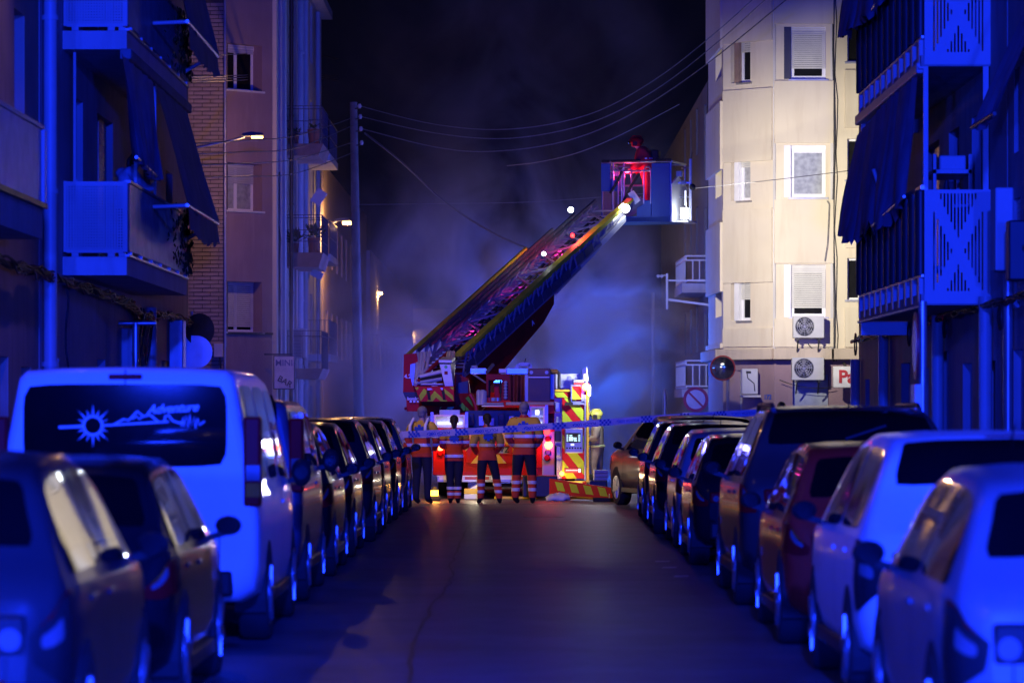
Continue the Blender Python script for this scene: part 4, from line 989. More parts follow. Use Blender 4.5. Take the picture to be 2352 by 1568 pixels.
    if tall: sm_.box(-.004, .004, -.004-L/2, .02-L/2, zs-.2, z1+.1)
    sm_.build('hatch_seams', BLACK, t, True)['kind'] = 'stuff'
    MB().box(-.09, .09, -.014-L/2, .02-L/2, zs+.075, zs+.10, ch=.006).build('hatch_handle', trim, t, True)
    MB().box(-W*.80, W*.80, -.016-L/2, .10-L/2, zb-.06, zb+(.13 if kind != 'suv' else .22), ch=.03).build('bumper', trim, t, True)
    MB().box(-.26, .26, -.022-L/2, -.002-L/2, (.60 if not tall else .78)*kz-.055+(.06 if kind == 'suv' else 0), (.60 if not tall else .78)*kz+.055+(.06 if kind == 'suv' else 0)).build('number_plate', PLATE, t, True)
    MB().tube([(0, .14*L-L/2, tab[5][3]+.02), (0, .10*L-L/2, tab[5][3]+.12)], .006, 5).build('antenna', BLACK, t, True)
    if tall: MB().box(-.12, .12, -.012-L/2, .03-L/2, tab[5][3]-.085, tab[5][3]-.045, ch=.012).build('brake_lamp', RED_LENS, t, True)
    else: patch('brake_lamp', top(.132*L, .140*L, .18), RED_LENS, nu=4, nv=2, off=.01, sq=.05)
    MB().bar((-.05, (.04 if tall else .06)*L*(0 if tall else 1)-L/2-.012, (tab[4][2]+.1 if tall else sec(.06*L)[12][1]+.02)), (.3, (0 if tall else .075*L)-L/2-.014, (tab[4][2]+.14 if tall else sec(.075*L)[12][1]+.02)), .02).build('wiper', BLACK, t, True)
    if trim is BLACK_GLOSS or True:
        for s in (-1, 1):
            MB().box(min(s*W*.60, s*W*.985), max(s*W*.60, s*W*.985), .24*L-L/2, .73*L-L/2, tab[6][1]-.03, tab[6][1]+.07, ch=.015).build('sill_trim', BLACK_GLOSS, t, True)
    return t
def paint(name, col, rough=.28, metal=.0): return mat(name, col, rough, metal, var=.04, coat=.22, spec=.1)
C_SILVER = paint('silver_car_paint', (.42, .43, .45), .3, .35); C_DARK = paint('graphite_car_paint', (.035, .035, .04), .25, .3); C_WHITE = paint('white_car_paint', (.78, .78, .79), .32)
C_BLACK = paint('black_car_paint', (.012, .012, .014), .2); C_BLUE = paint('steel_blue_car_paint', (.09, .11, .17), .25, .4); C_RED = paint('red_car_paint', (.62, .04, .02), .25); C_GREY = paint('grey_car_paint', (.14, .14, .15), .27, .4)
C_SHADE = paint('dark_grey_car_paint', (.035, .035, .04), .3, .1); C_SLATE = paint('slate_silver_car_paint', (.22, .24, .27), .32, .2); C_BEIGE = paint('beige_car_paint', (.13, .11, .08), .35, .1); C_BROWN = paint('brown_grey_car_paint', (.06, .052, .05), .25, .3)
GL, GR = 'cars parked along the left kerb', 'cars parked along the right kerb'
xl, xr = -2.80, 2.70
car('hatch', 'grey hatchback at the near left corner, nearest of the left row', xl-.02, 15.75, C_SHADE, roof=1.50, group=GL, lamp_style='big')
car('hatch', 'dark hatchback between the grey hatchback and the white van', xl, 20.3, C_BLACK, roof=1.42, group=GL, lamp_style='corner')
van = car('van', 'white van with Adventure lettering on its rear window', xl-.01, 26.25, C_WHITE, W=.955, roof=1.99, group=GL, lamp_style='tall', name='parked_van', wheel_r=.34)
car('mpv', 'tall steel blue car parked right ahead of the white van', xl+.02, 31.9, C_BLUE, W=.89, roof=1.78, group=GL, lamp_style='tall', trim=C_BLUE)
car('hatch', 'black hatchback second ahead of the white van', xl+.02, 36.9, C_BLACK, roof=1.56, group=GL)
car('hatch', 'black shiny hatchback third ahead of the white van', xl+.0, 41.7, C_BLACK, roof=1.54, group=GL)
car('suv', 'graphite crossover fourth ahead of the white van', xl+.03, 46.5, C_DARK, roof=1.57, group=GL, W=.9)
car('hatch', 'brown grey hatchback fifth ahead of the white van', xl+.0, 51.4, C_BROWN, roof=1.54, group=GL)
car('hatch', 'black hatchback second from the far end of the left row', xl+.02, 55.9, C_BLACK, roof=1.53, group=GL, L=3.9)
car('suv', 'dark crossover at the far end of the left row beside the people', xl+.06, 60.2, C_GREY, roof=1.55, group=GL, L=4.1, W=.87)
car('hatch', 'silver hatchback at the near right corner with black tail lamps', xr+.0, 15.6, C_SLATE, roof=1.44, group=GR, lamp_style='big')
car('suv', 'white crossover behind the silver hatchback on the right', xr+.12, 20.7, C_WHITE, roof=1.56, group=GR, W=.93, lamp_style='big', L=4.3)
car('hatch', 'red hatchback between the white crossover and the black roof railed car', xr+.06, 26.1, C_RED, roof=1.45, group=GR, L=4.05)
car('suv', 'large black car with roof rails, tallest of the right row', xr+.12, 31.3, C_BROWN, roof=1.72, group=GR, W=.96, rails=True, L=4.7)
car('hatch', 'black hatchback just ahead of the roof railed car', xr+.03, 39.6, C_BLACK, roof=1.42, group=GR)
car('hatch', 'pale grey hatchback in the middle of the right row', xr+.06, 44.6, C_SILVER, roof=1.45, group=GR)
car('suv', 'black crossover third from the far end of the right row', xr+.0, 49.6, C_BLACK, roof=1.50, group=GR, L=4.2)
car('suv', 'graphite crossover at the far end of the right row before the beige car', xr+.02, 54.6, C_DARK, roof=1.52, group=GR, L=4.3)
car('suv', 'beige car turned out of the right row beside the firefighter', 2.85, 62.0, C_BEIGE, roof=1.58, rot=math.radians(14), L=4.4, group=GR)
# stickers on the van's rear window
vy = 26.25
STICK = mat('pale_vinyl_sticker', (.75, .75, .78), .5)
def vp(x, y): return Vector((px(x, vy), vy-.016, pz(y, vy)))
for c in van.children:
    if c.name.startswith('rear_window'): rwin = c
st = MB()
c = vp(214, 977)
st.tube([c+Vector((.066*math.cos(i*PI/12), 0, .066*math.sin(i*PI/12))) for i in range(25)], .011, 6, 0, False)
for k in range(16):
    a = k*PI/8; L_ = .12 if k % 2 else .155
    st.poly([c+Vector((math.cos(a-.10)*.078, 0, math.sin(a-.10)*.078)), c+Vector((math.cos(a)*L_, 0, math.sin(a)*L_)), c+Vector((math.cos(a+.10)*.078, 0, math.sin(a+.10)*.078))], (0, .006, 0))
st.build('sun_sticker', STICK, rwin)
def line(nm, pts, r=.0085): MB().tube([vp(*p) for p in pts], r, 6).build(nm, STICK, rwin)
line('line_sticker', [(136, 981), (192, 979)], .012); line('line_sticker', [(236, 977), (300, 973), (388, 968)])
line('mountain_sticker', [(262, 975), (285, 962), (296, 965), (316, 944), (330, 956), (345, 952), (366, 970)])
line('mountain_sticker', [(305, 962), (314, 955), (320, 962), (328, 957)], .006)
line('mountain_sticker', [(378, 969), (380, 956), (388, 953), (397, 966), (412, 971), (424, 969)])
line('tree_sticker', [(418, 978), (421, 958), (424, 980), (428, 955), (432, 982), (437, 952), (441, 980), (446, 958), (450, 984), (455, 960), (459, 976), (470, 967)], .009)
text('lettering', 'Adventure', .088, facing(vp(396, 938), (0, -1, 0)) @ Matrix.Rotation(.06, 4, 'Z'), STICK, rwin, shear=.45, bold=.002, spacing=.95)
# ------------------------------------------------------------------ flat-colour helpers for chevrons
def clip(poly, axis, val, keep_less):
    out = []
    for i in range(len(poly)):
        a, b = poly[i], poly[(i+1) % len(poly)]
        ia = a[axis] <= val if keep_less else a[axis] >= val; ib = b[axis] <= val if keep_less else b[axis] >= val
        if ia: out.append(a)
        if ia != ib:
            t = (val-a[axis])/(b[axis]-a[axis]); out.append((a[0]+(b[0]-a[0])*t, a[1]+(b[1]-a[1])*t))
    return out
def stripes(parent, x0, x1, z0, z1, y, pitch, slope, m, phase=0.0, frac=.5, t=.004, name='reflective_stripe'):
    """diagonal stripes on a panel facing the camera, each its own part"""
    w = z1-z0; k = -int((abs(slope)*w)/pitch)-2
    while x0+phase+k*pitch < x1+abs(slope)*w+pitch:
        a = x0+phase+k*pitch; p = [(a, z0), (a+pitch*frac, z0), (a+pitch*frac+slope*w, z1), (a+slope*w, z1)]
        for ax, v, less in ((0, x0, False), (0, x1, True)):
            p = clip(p, ax, v, less)
            if not p: break
        if len(p) >= 3: MB().poly([(q[0], y, q[1]) for q in p], (0, t, 0)).build(name, m, parent)
        k += 1
def R2(f, x0, y0, x1, y1, d): a, b = f(x0, y1, d), f(x1, y0, d); return a.x, b.x, a.z, b.z
def Z0(x, y, d): return P(900.4+.2578*x, 771.7+.2578*y, d)
def Z1(x, y, d): return P(918.75+.11719*x, 808.5+.11719*y, d)
def Z2(x, y, d): return P(1065.75+.11721*x, 808.5+.11721*y, d)
def Z3(x, y, d): return P(1249.5+.22273*x, 826.9+.22273*y, d)
def rbox(f, x0, y0, x1, y1, d, dep, m, name, parent, ch=.01):
    a, b, c, e = R2(f, x0, y0, x1, y1, d); return MB().box(a, b, d, d+dep, c, e, ch=ch).build(name, m, parent)

# ------------------------------------------------------------------ turntable ladder truck
D0 = 70.0
lt = thing('ladder_truck', 'red fire ladder truck across the crossing with raised ladder and chevron rear', 'fire truck', (-.6, 74, 0))
a, b, c, e = R2(Z0, 372, 612, 1446, 1240, D0)
body = MB(); body.box(a+.02, b-.02, D0+.9, D0+7.6, .62, 1.62); body.box(a, b, D0+.1, D0+.9, c, .95)
body.build('body', RED, lt)
rbox(Z0, 365, 818, 1450, 848, D0-.04, .9, RED, 'ledge', lt)
rbox(Z0, 365, 850, 470, 1236, D0, .35, RED, 'rear_panel', lt); rbox(Z0, 470, 850, 655, 1236, D0+.12, .3, RED, 'rear_panel', lt)
cp = rbox(Z0, 655, 862, 1092, 1132, D0+.02, .3, RED, 'chevron_panel', lt)
a, b, c, e = R2(Z0, 655, 862, 1092, 1132, D0); mid = (a+b)/2
stripes(cp, a, mid, c, e, D0+.010, .58, .85, YELLOW2, .1); stripes(cp, mid, b, c, e, D0+.010, .58, -.85, YELLOW2, .02)
rbox(Z0, 1092, 862, 1292, 1240, D0+.12, .3, RED, 'rear_panel', lt); rbox(Z0, 1288, 850, 1336, 1170, D0, .3, RED, 'rear_panel', lt)
rp = rbox(Z0, 1338, 842, 1450, 1268, D0-.02, .4, TRUCK_BLUE, 'rear_panel', lt, .02)
rbox(Z0, 1290, 905, 1326, 950, D0-.03, .03, mat('green_switch_plate', (.03, .35, .08), .5), 'switch_plate', lt)
rbox(Z0, 660, 1132, 1290, 1236, D0+.3, .3, DARK_METAL, 'underrun_guard', lt)
np_ = rbox(Z0, 922, 972, 1068, 1052, D0-.03, .04, SIGN_RED, 'plate_holder', lt); a, b, c, e = R2(Z0, 900, 984, 1028, 1042, D0)
MB().box(a, b, D0-.04, D0-.032, c, e).build('number_plate', PLATE, np_)
p = Z0(975, 1013, D0); text('plate_lettering', 'MVZ', .15, facing((p.x, D0-.043, p.z), (0, -1, 0)), BLACK, np_, ext=.002, bold=.002)
bp = rbox(Z0, 398, 1238, 1446, 1302, D0-.12, .3, GREY_METAL, 'bumper', lt, .015)
for x0 in (420, 650, 880, 1110, 1290):
    a, b, c, e = R2(Z0, x0, 1250, x0+(215 if x0 < 1200 else 130), 1276, D0); MB().box(a, b, D0-.130, D0-.121, c, e).build('marker_strip', SIGN_RED if (x0//230) % 2 == 0 else REFLECT, bp)
MB().box(*R2(Z0, 398, 1240, 1446, 1247, D0)[:2], D0-.128, D0-.122, *R2(Z0, 398, 1240, 1446, 1247, D0)[2:]).build('edge_strip', REFLECT, bp)
def lampdisc(f, x, y, d, r, m, parent, name='tail_lamp', dep=.05):
    p = f(x, y, d); MB().tube([(p.x, d, p.z), (p.x, d-dep*.6, p.z), (p.x, d-dep, p.z)], [r, r, r*.7], 16).build(name, m, parent)
for (x, y, r, m) in ((430, 985, .075, E_REDHOT), (430, 1045, .06, RED_LENS), (1382, 851, .065, E_RED), (1390, 915, .06, RED_LENS), (1395, 970, .075, E_REDHOT), (1390, 1035, .06, GL_LAMP), (1382, 1085, .06, RED_LENS)):
    lampdisc(Z0, x, y, D0-.02, r, m, lt)
for x in (430, 1392): p = Z0(x, 980, D0); lamp('tail_lamp_light', 'POINT', (p.x, D0-.25, p.z), 7, (1, .03, .03), .06)
# lockers above the ledge, lit inside
for (x0, x1) in ((372, 650), (1228, 1362)):
    a, b, c, e = R2(Z0, x0, 624 if x0 > 1000 else 700, x1, 816, D0)
    lk = MB(); lk.box(a, b, D0+.55, D0+.6, c, e); lk.box(a, a+.03, D0+.02, D0+.55, c, e); lk.box(b-.03, b, D0+.02, D0+.55, c, e); lk.box(a+.03, b-.03, D0+.02, D0+.55, e-.03, e); lk = lk.build('locker', TRUCK_WHITE, lt)
    MB().box(a+.06, b-.06, D0+.5, D0+.53, c+.06, c+.11).build('light_strip', E_INT, lk)
    MB().box(a+.03, b-.03, D0+.3, D0+.5, c+.2, c+.23).build('shelf', TRUCK_BLUE, lk); MB().box(a+.1, b-.1, D0+.25, D0+.48, c+.24, c+.34, ch=.01).build('hose_box', TRUCK_WHITE, lk)
    lamp('locker_light', 'POINT', ((a+b)/2, D0+.2, e-.12), 1.0, (.75, .8, 1), .05)
    MB().box(a-.06, a-.005, D0-.02, D0+.3, c, e+.05).build('locker_post', GREY_METAL, lt); MB().box(b+.005, b+.06, D0-.02, D0+.3, c, e+.05).build('locker_post', GREY_METAL, lt)
rbox(Z0, 655, 660, 1222, 816, D0+.5, .4, DARK_METAL, 'machinery_bay', lt)
for k in range(6): rbox(Z0, 680+k*90, 690+(k % 3)*20, 730+k*90, 800, D0+.35, .1, (DARK_METAL, GREY_METAL, TRUCK_BLUE)[k % 3], 'valve_block', lt)
rbox(Z0, 1380, 612, 1450, 690, D0+.1, .5, DEEP_RED, 'corner_panel', lt)
# deck, frames and boxes on the deck
rbox(Z2, 820, 975, 1765, 1036, D0-.05, 2.2, CONCRETE, 'deck', lt)
rbox(Z2, 380, 985, 775, 1038, D0-.2, 1.0, CONCRETE, 'deck', lt); rbox(Z2, 345, 1041, 785, 1066, D0-.25, 1.0, TRUCK_WHITE, 'step', lt)
fr = MB(); 
for q in ((435, 430, 890, 545), (435, 546, 478, 940), (742, 546, 890, 940)):
    a, b, c, e = R2(Z2, *q, D0+.3); fr.box(a, b, D0+.3, D0+.55, c, e)
fr.build('rescue_frame', DEEP_RED, lt); rbox(Z2, 590, 630, 690, 940, D0+.5, .2, RED, 'frame_panel', lt); rbox(Z2, 480, 550, 515, 940, D0+.42, .06, BLACK, 'frame_bar', lt); rbox(Z2, 700, 550, 735, 940, D0+.42, .06, BLACK, 'frame_bar', lt)
for k, (x, m) in enumerate(((500, SIGN_RED), (570, TRUCK_BLUE), (660, GREY_METAL))):
    a_ = Z2(x, 960, D0+.2); b_ = Z2(x, 890, D0+.2); MB().tube([a_, b_], .07, 12).build('hose_coupling', m, lt)
for k in range(6): p = Z2(815, 590+k*60, D0+.25); MB().sphere(p, .04, 0, 8, (1, .6, .8)).build('coupling_knob', TRUCK_BLUE, lt)
A, B, C_, D_ = Z2(882, 442, D0+.35), Z2(1188, 452, D0+.35), Z2(1186, 942, D0+.2), Z2(905, 942, D0+.2)
cloth(A, B, C_, D_, amp=.05, waves=2.3, nrm=(0, -1, 0)).build('tarpaulin', TARP, lt)
rbox(Z2, 890, 460, 1180, 960, D0+.45, 1.0, DARK_METAL, 'equipment_box', lt)
rbox(Z2, 1188, 438, 1262, 968, D0+.2, .5, TRUCK_BLUE, 'post', lt); rbox(Z2, 1690, 430, 1775, 925, D0+.25, .5, TRUCK_BLUE, 'post', lt)
bx = rbox(Z2, 1264, 320, 1692, 968, D0+.14, 1.4, RUST_BROWN, 'shutter_box', lt); a, b, c, e = R2(Z2, 1264, 505, 1690, 966, D0+.14)
sl = MB(); n = 26
for k in range(n): sl.box(a+.01, b-.01, D0+.125, D0+.138, c+(e-c)*k/n+.003, c+(e-c)*(k+1)/n-.003)
sl = sl.build('shutter', RUST_BROWN, bx); sl['kind'] = 'stuff'
a, b, c, e = R2(Z2, 1262, 484, 1675, 500, D0+.1); MB().box(a, b, D0+.10, D0+.135, c, e).build('handle_bar', REFLECT, bx)
for x in (1320, 1620): p = Z2(x, 397, D0+.14); MB().tube([p, p-Vector((0, .03, 0))], .035, 10).build('lock_knob', TRUCK_BLUE, bx)
def tread_plate(q, d, dep):
    bx_ = rbox(Z2, *q, d, dep, ALU, 'tread_plate_box', lt); a, b, c, e = R2(Z2, *q, d); k = MB(); i = 0
    zz = c+.03
    while zz < e-.02:
        xx = a+.03+(i % 2)*.03
        while xx < b-.02:
            s_ = 1 if (i+int(xx*50)) % 2 else -1; k.bar((xx-.014, d-.004, zz-.010*s_), (xx+.014, d-.004, zz+.010*s_), .009, .008); xx += .055
        zz += .036; i += 1
    k = k.build('tread_pattern', ALU, bx_); k['kind'] = 'stuff'
tread_plate((120, 312, 435, 428), D0+.6, 1.2); tread_plate((832, 312, 1255, 432), D0+.55, 1.0)
rbox(Z2, 130, 258, 268, 310, D0+.7, .4, TRUCK_BLUE, 'beacon_housing', lt, .03); rbox(Z2, 682, 325, 830, 408, D0+.6, .5, TRUCK_WHITE, 'small_box', lt)
h = MB(); pts = [Z2(1020, 312, D0+.8), Z2(1085, 240, D0+.8), Z2(1298, 240, D0+.8), Z2(1300, 318, D0+.8)]
for i in range(3): h.bar(pts[i], pts[i+1], .10, .07)
h.build('handle_frame', TRUCK_BLUE, lt); MB().tube([Z2(1185, 225, D0+.8), Z2(1210, 120, D0+.8)], .008, 5).build('antenna', BLACK, lt)
MB().tube([Z2(1692, 382, D0+.5), Z2(1835, 382, D0+.5)], .045, 8).build('pipe', YELLOW2, lt)
for (x, w_) in ((290, .05), (370, .08)):
    MB().tube([Z2(x, 1030, D0+.15), Z2(x, 770, D0+.15), Z2(x, 735, D0+.15)], [w_, w_, w_*.4], 10).build('extinguisher', TRUCK_BLUE, lt)
MB().bar(Z2(180, 430, D0+.5), Z2(430, 598, D0+.4), .03).build('stay_bar', STEEL, lt); MB().bar(Z2(440, 400, D0+.5), Z2(575, 235, D0+.6), .05).build('stay_bar', STEEL, lt)
# wheels, chassis, front cab
for x0 in (-1.62, .12):
    for dx in (0, .3):
        w = MB().tube([(x0+dx, 72.4, .5), (x0+dx+.04, 72.4, .5), (x0+dx+.24, 72.4, .5), (x0+dx+.27, 72.4, .5)], [.46, .5, .5, .46], 24).build('wheel', TYRE, lt)
        MB().tube([(x0+dx+.02, 72.4, .5), (x0+dx+.25, 72.4, .5)], .27, 16).build('rim', GREY_METAL, w)
    w = MB().tube([(x0+.08, 76.9, .5), (x0+.12, 76.9, .5), (x0+.34, 76.9, .5), (x0+.38, 76.9, .5)], [.46, .5, .5, .46], 24).build('wheel', TYRE, lt)
    MB().tube([(x0+.06, 76.9, .5), (x0+.40, 76.9, .5)], .27, 16).build('rim', GREY_METAL, w)
MB().box(-1.2, .3, 70.4, 78, .5, .62).build('chassis', DARK_METAL, lt)
MB().box(-1.65, .60, 76.3, 78.6, .6, 1.72, ch=.08).build('front_cab', RED, lt)
# turntable with tapered skirt and green reflective pieces
tc = Vector((Z1(1030, 0, 71.6).x, 71.6, 0)); z0, z1, z2 = Z1(0, 1250, 71).z, Z1(0, 1060, 71).z, Z1(0, 700, 71).z
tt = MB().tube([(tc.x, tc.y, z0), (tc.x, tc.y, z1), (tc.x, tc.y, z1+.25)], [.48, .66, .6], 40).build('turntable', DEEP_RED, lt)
def wrap(pts, off=.012):
    out = []
    for (x, y) in pts:
        p = Z1(x, y, 71.0); q = max(-.98, min(.98, (p.x-tc.x)/.66)); out.append(Vector((p.x, tc.y-.66*math.sqrt(1-q*q)-off, p.z)))
    return out
GREENR = mat('green_reflective_film', (.16, .62, .06), .4)
for pts in ([(890, 1140), (935, 1080), (1070, 1064), (995, 1150)], [(770, 1128), (790, 1075), (828, 1062)], [(1160, 1045), (1225, 990), (1282, 1060), (1275, 1140), (1245, 1150)], [(1290, 1060), (1362, 1135), (1285, 1138)], [(1280, 905), (1330, 868), (1385, 868), (1435, 1075)]):
    MB().poly(wrap(pts), (0, .012, 0)).build('reflective_piece', GREENR, tt)
rim_ = [Z1(1370, 820, 70.9), Z1(1440, 930, 70.9), Z1(1490, 1060, 70.9), Z1(1500, 1180, 70.9)]
MB().tube(rim_, .045, 8).build('edge_lamp', SIGN_RED, tt)
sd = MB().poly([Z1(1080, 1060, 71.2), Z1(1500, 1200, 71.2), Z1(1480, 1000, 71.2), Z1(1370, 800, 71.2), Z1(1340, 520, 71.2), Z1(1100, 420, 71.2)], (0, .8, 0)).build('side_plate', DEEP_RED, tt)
MB().poly([Z1(1150, 980, 71.15), Z1(1330, 800, 71.15), Z1(1330, 560, 71.15), Z1(1140, 600, 71.15)], (0, .04, 0)).build('dark_cover', DARK_METAL, tt)
cw = MB().poly([Z1(280, 668, 70.5), Z1(330, 790, 70.5), Z1(400, 968, 70.5), Z1(1062, 965, 70.5), Z1(1056, 668, 70.5)], (0, .9, 0)).build('counterweight', RED, lt)
for pts in ([(290, 690), (370, 690), (330, 745)], [(470, 710), (525, 760), (515, 815), (405, 960), (375, 850)], [(680, 760), (705, 885), (640, 962), (525, 962), (545, 940), (600, 935), (605, 850)], [(680, 760), (830, 900), (840, 935), (910, 940), (930, 962), (800, 962), (705, 885)], [(865, 715), (1035, 845), (1055, 955), (880, 805)], [(970, 690), (1050, 685), (1045, 740)]):
    MB().poly([Z1(x, y, 70.494) for x, y in pts], (0, .004, 0)).build('reflective_piece', YELLOW, cw)
for pts in ([(520, 760), (575, 765), (605, 930), (550, 930)], [(815, 760), (870, 760), (895, 930), (845, 930)]):
    MB().poly([Z1(x, y, 70.47) for x, y in pts], (0, .02, 0)).build('stand_off_bar', BLACK, cw)
for q in ((525, 700, 625, 745), (790, 692, 850, 745)): rbox(Z1, *q, 70.46, .03, ORANGE_LENS, 'marker_lamp', cw, .008)
MB().poly([Z1(412, 970, 70.55), Z1(1062, 968, 70.55), Z1(1112, 1058, 70.75), Z1(440, 1040, 70.75)], (0, .6, 0)).build('counterweight_base', DARK_METAL, cw)
# red operator cabin at the left of the turntable
cab = MB().poly([Z1(75, 40, 71.5), Z1(320, 22, 71.5), Z1(360, 240, 71.5), Z1(360, 780, 71.5), Z1(405, 1160, 71.5), Z1(130, 1160, 71.5), Z1(122, 900, 71.5), Z1(60, 780, 71.5)], (0, 1.3, 0)).build('operator_cabin', RED, lt)
MB().poly([Z1(52, 782, 71.46), Z1(350, 782, 71.46), Z1(362, 905, 71.46), Z1(110, 905, 71.46)], (0, 1.38, 0)).build('dark_band', DARK_METAL, cab)
MB().poly([Z1(205, 240, 71.3), Z1(300, 215, 71.3), Z1(285, 640, 71.3), Z1(245, 660, 71.3), Z1(195, 440, 71.3)], (0, .15, 0)).build('guard_plate', GREY_METAL, cab)
p = Z1(150, 478, 71.49); text('cabin_lettering', '4.2', .11, facing(p, (0, -1, 0)), REFLECT, cab, bold=.003)
p = Z1(292, 912, 71.44); text('cabin_lettering', 'bombers', .082, facing(p, (0, -1, 0)), REFLECT, cab, bold=.003)
for k in range(3): rbox(Z1, 188+k*70, 945, 232+k*70, 985, 71.43, .03, REFLECT, 'emblem_square', cab, 0)
lampdisc(Z1, 112, 1105, 71.45, .03, RED_LENS, cab, 'side_lamp'); MB().bar(Z1(330, 600, 71.9), Z1(600, 700, 71.9), .2).build('cabin_bracket', DARK_METAL, lt)
# ladder
Lb = P(1003, 812, 72.6); Lt = P(1388, 462, 78.4); ax = (Lt-Lb); LL = ax.length; ax.normalize()
cr = Vector((ax.y, -ax.x, 0)).normalized(); nr = cr.cross(ax)
def lp(s, w, h): return Lb+ax*s+cr*w+nr*(h-.42)
lad = thing('turntable_ladder', 'raised telescopic ladder with yellow top rails leaning towards the basket', 'ladder', Lb)
LY = mat('ladder_yellow_film', (.72, .72, .04), .5, spec=.2); LDK = mat('ladder_dark_rail', (.10, .11, .13), .5, .3)
LSIL = mat('ladder_silver', (.36, .34, .40), .45, .2)
for k in range(4):
    s0, s1 = ((-.15, 5.0), (.2, 6.1), (.55, 7.0), (.9, LL+.35))[k]; w = .58-.055*k; ht = .46-.055*k; hb = .0+.05*k
    sec_ = MB()
    for sg_ in (-1, 1):
        sec_.bar(lp(s0, sg_*w, hb), lp(s1, sg_*w, hb), .05, .07, up=nr)
        q = s0; i = 0
        while q < s1-.3:
            e2 = q+.42; sec_.bar(lp(q, sg_*w, hb+.03), lp(min(e2, s1), sg_*w, ht-.02), .032, .032, up=nr)
            sec_.bar(lp(min(e2, s1), sg_*w, hb+.03), lp(min(e2, s1), sg_*w, ht-.02), .026, .026, up=nr)
            q = e2; i += 1
    sc_ = sec_.build('ladder_section', LSIL, lad)
    rg = MB(); q = s0+.1
    for_r = []
    while q < s1: rg.bar(lp(q, -w, hb+.01), lp(q, w, hb+.01), .03, up=nr); q += .30
    rg.build('rungs', LSIL, sc_)
    for sg_ in (-1, 1): MB().bar(lp(s0, sg_*(w+.01), ht), lp(s1, sg_*(w+.01), ht), .15 if sg_ > 0 else .05, .06, up=nr).build('top_rail', LY if sg_ > 0 or k == 0 else LDK, sc_)
    if k in (0, 1):
        cv = MB()
        q = s0+.1
        while q < s1-.5: cv.bar(lp(q, w+.03, hb+.10), lp(q+.38, w+.03, hb+.10), .012, .18, up=nr); q += .42
        cv.build('side_cover', mat('ladder_side_cover', (.10, .12, .2), .5, .3), sc_)
xb = MB(); q = .2; i = 0
while q < LL-.6:
    w = .34; xb.bar(lp(q, -w if i % 2 else w, .24), lp(q+.55, w if i % 2 else -w, .24), .035, up=nr); q += .55; i += 1
xb.build('cross_braces', LSIL, lad)
for (w, h, r) in ((-.2, .12, .035), (-.05, .14, .03), (.12, .12, .04), (.25, .13, .025)): MB().tube([lp(0, w, h), lp(LL*.5, w+.02, h+.02), lp(LL-.2, w, h)], r, 8).build('hydraulic_line', (BLACK, SIGN_RED, GREY_METAL, BLACK)[int(r*100) % 4], lad)
# boom under the ladder
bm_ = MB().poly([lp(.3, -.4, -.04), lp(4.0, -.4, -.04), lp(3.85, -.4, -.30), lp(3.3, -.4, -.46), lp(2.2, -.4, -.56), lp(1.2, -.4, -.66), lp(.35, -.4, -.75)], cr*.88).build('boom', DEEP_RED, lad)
MB().poly([lp(4.0, .50, -.03), lp(LL-.1, .50, .12), lp(LL-.15, .50, .0), lp(4.0, .50, -.16)], cr*-.05).build('lower_chord', TRUCK_WHITE, lad)
q = lp(2.9, .486, -.28); text('boom_lettering', 'A', .14, Matrix(((ax.x, nr.x, cr.x, q.x), (ax.y, nr.y, cr.y, q.y), (ax.z, nr.z, cr.z, q.z), (0, 0, 0, 1))), REFLECT, bm_, bold=.004)
cyl = MB().tube([lp(.6, .1, -.8), lp(2.6, .1, -.7)], .11, 12); cyl.build('lift_cylinder', GREY_METAL, lad)
# U-shaped rails and the white control box at the foot of the ladder
for k, (x0, y0, x1, y1, x2, y2) in enumerate(((345, 30, 330, 330, 300, 640), (420, 10, 395, 300, 330, 560), (490, 20, 450, 260, 420, 500), (570, 0, 520, 330, 380, 470), (950, 10, 930, 140, 900, 170), (1000, 5, 985, 140, 960, 170), (1050, 5, 1040, 150, 1030, 170))):
    MB().tube([Z1(x0, y0, 71.9), Z1(x1, y1, 71.3), Z1(x2, y2, 71.0)], .035, 8).build('guard_rail', TRUCK_WHITE, lad)
for k in range(3): MB().tube([Z1(330+k*30, 600-k*60, 71.0), Z1(820, 520-k*70, 71.0)], .045, 8).build('cross_tube', (TRUCK_BLUE, BLACK, TRUCK_WHITE)[k], lad)
MB().bar(Z1(360, 560, 70.95), Z1(930, 20, 71.9), .05).build('stay_bar', SIGN_RED, lad)
MB().box(*R2(Z1, 390, 605, 860, 655, 70.9)[:2], 70.9, 71.2, *R2(Z1, 390, 605, 860, 655, 70.9)[2:], ch=.02).build('cross_beam', GREY_METAL, lad)
cbx = MB().poly([Z1(775, 235, 70.6), Z1(985, 240, 70.6), Z1(1042, 662, 70.6), Z1(880, 665, 70.6)], (0, .12, 0)); cbx.poly([Z1(760, 205, 70.55), Z1(1012, 208, 70.55), Z1(1085, 150, 71.1), Z1(840, 145, 71.1)], (0, 0, .05))
cbx = cbx.build('control_box', TRUCK_WHITE, lad); MB().poly([Z1(988, 240, 70.62), Z1(1085, 165, 71.1), Z1(1072, 640, 71.1), Z1(1046, 660, 70.62)], (-.03, 0, 0)).build('box_side', TRUCK_BLUE, cbx)
p = Z1(900, 290, 70.6); MB().tube([p, p-Vector((0, .01, 0))], .032, 12).build('green_badge', GREENR, cbx); rbox(Z1, 870, 375, 935, 437, 70.588, .01, DEEP_RED, 'badge_plate', cbx, 0)
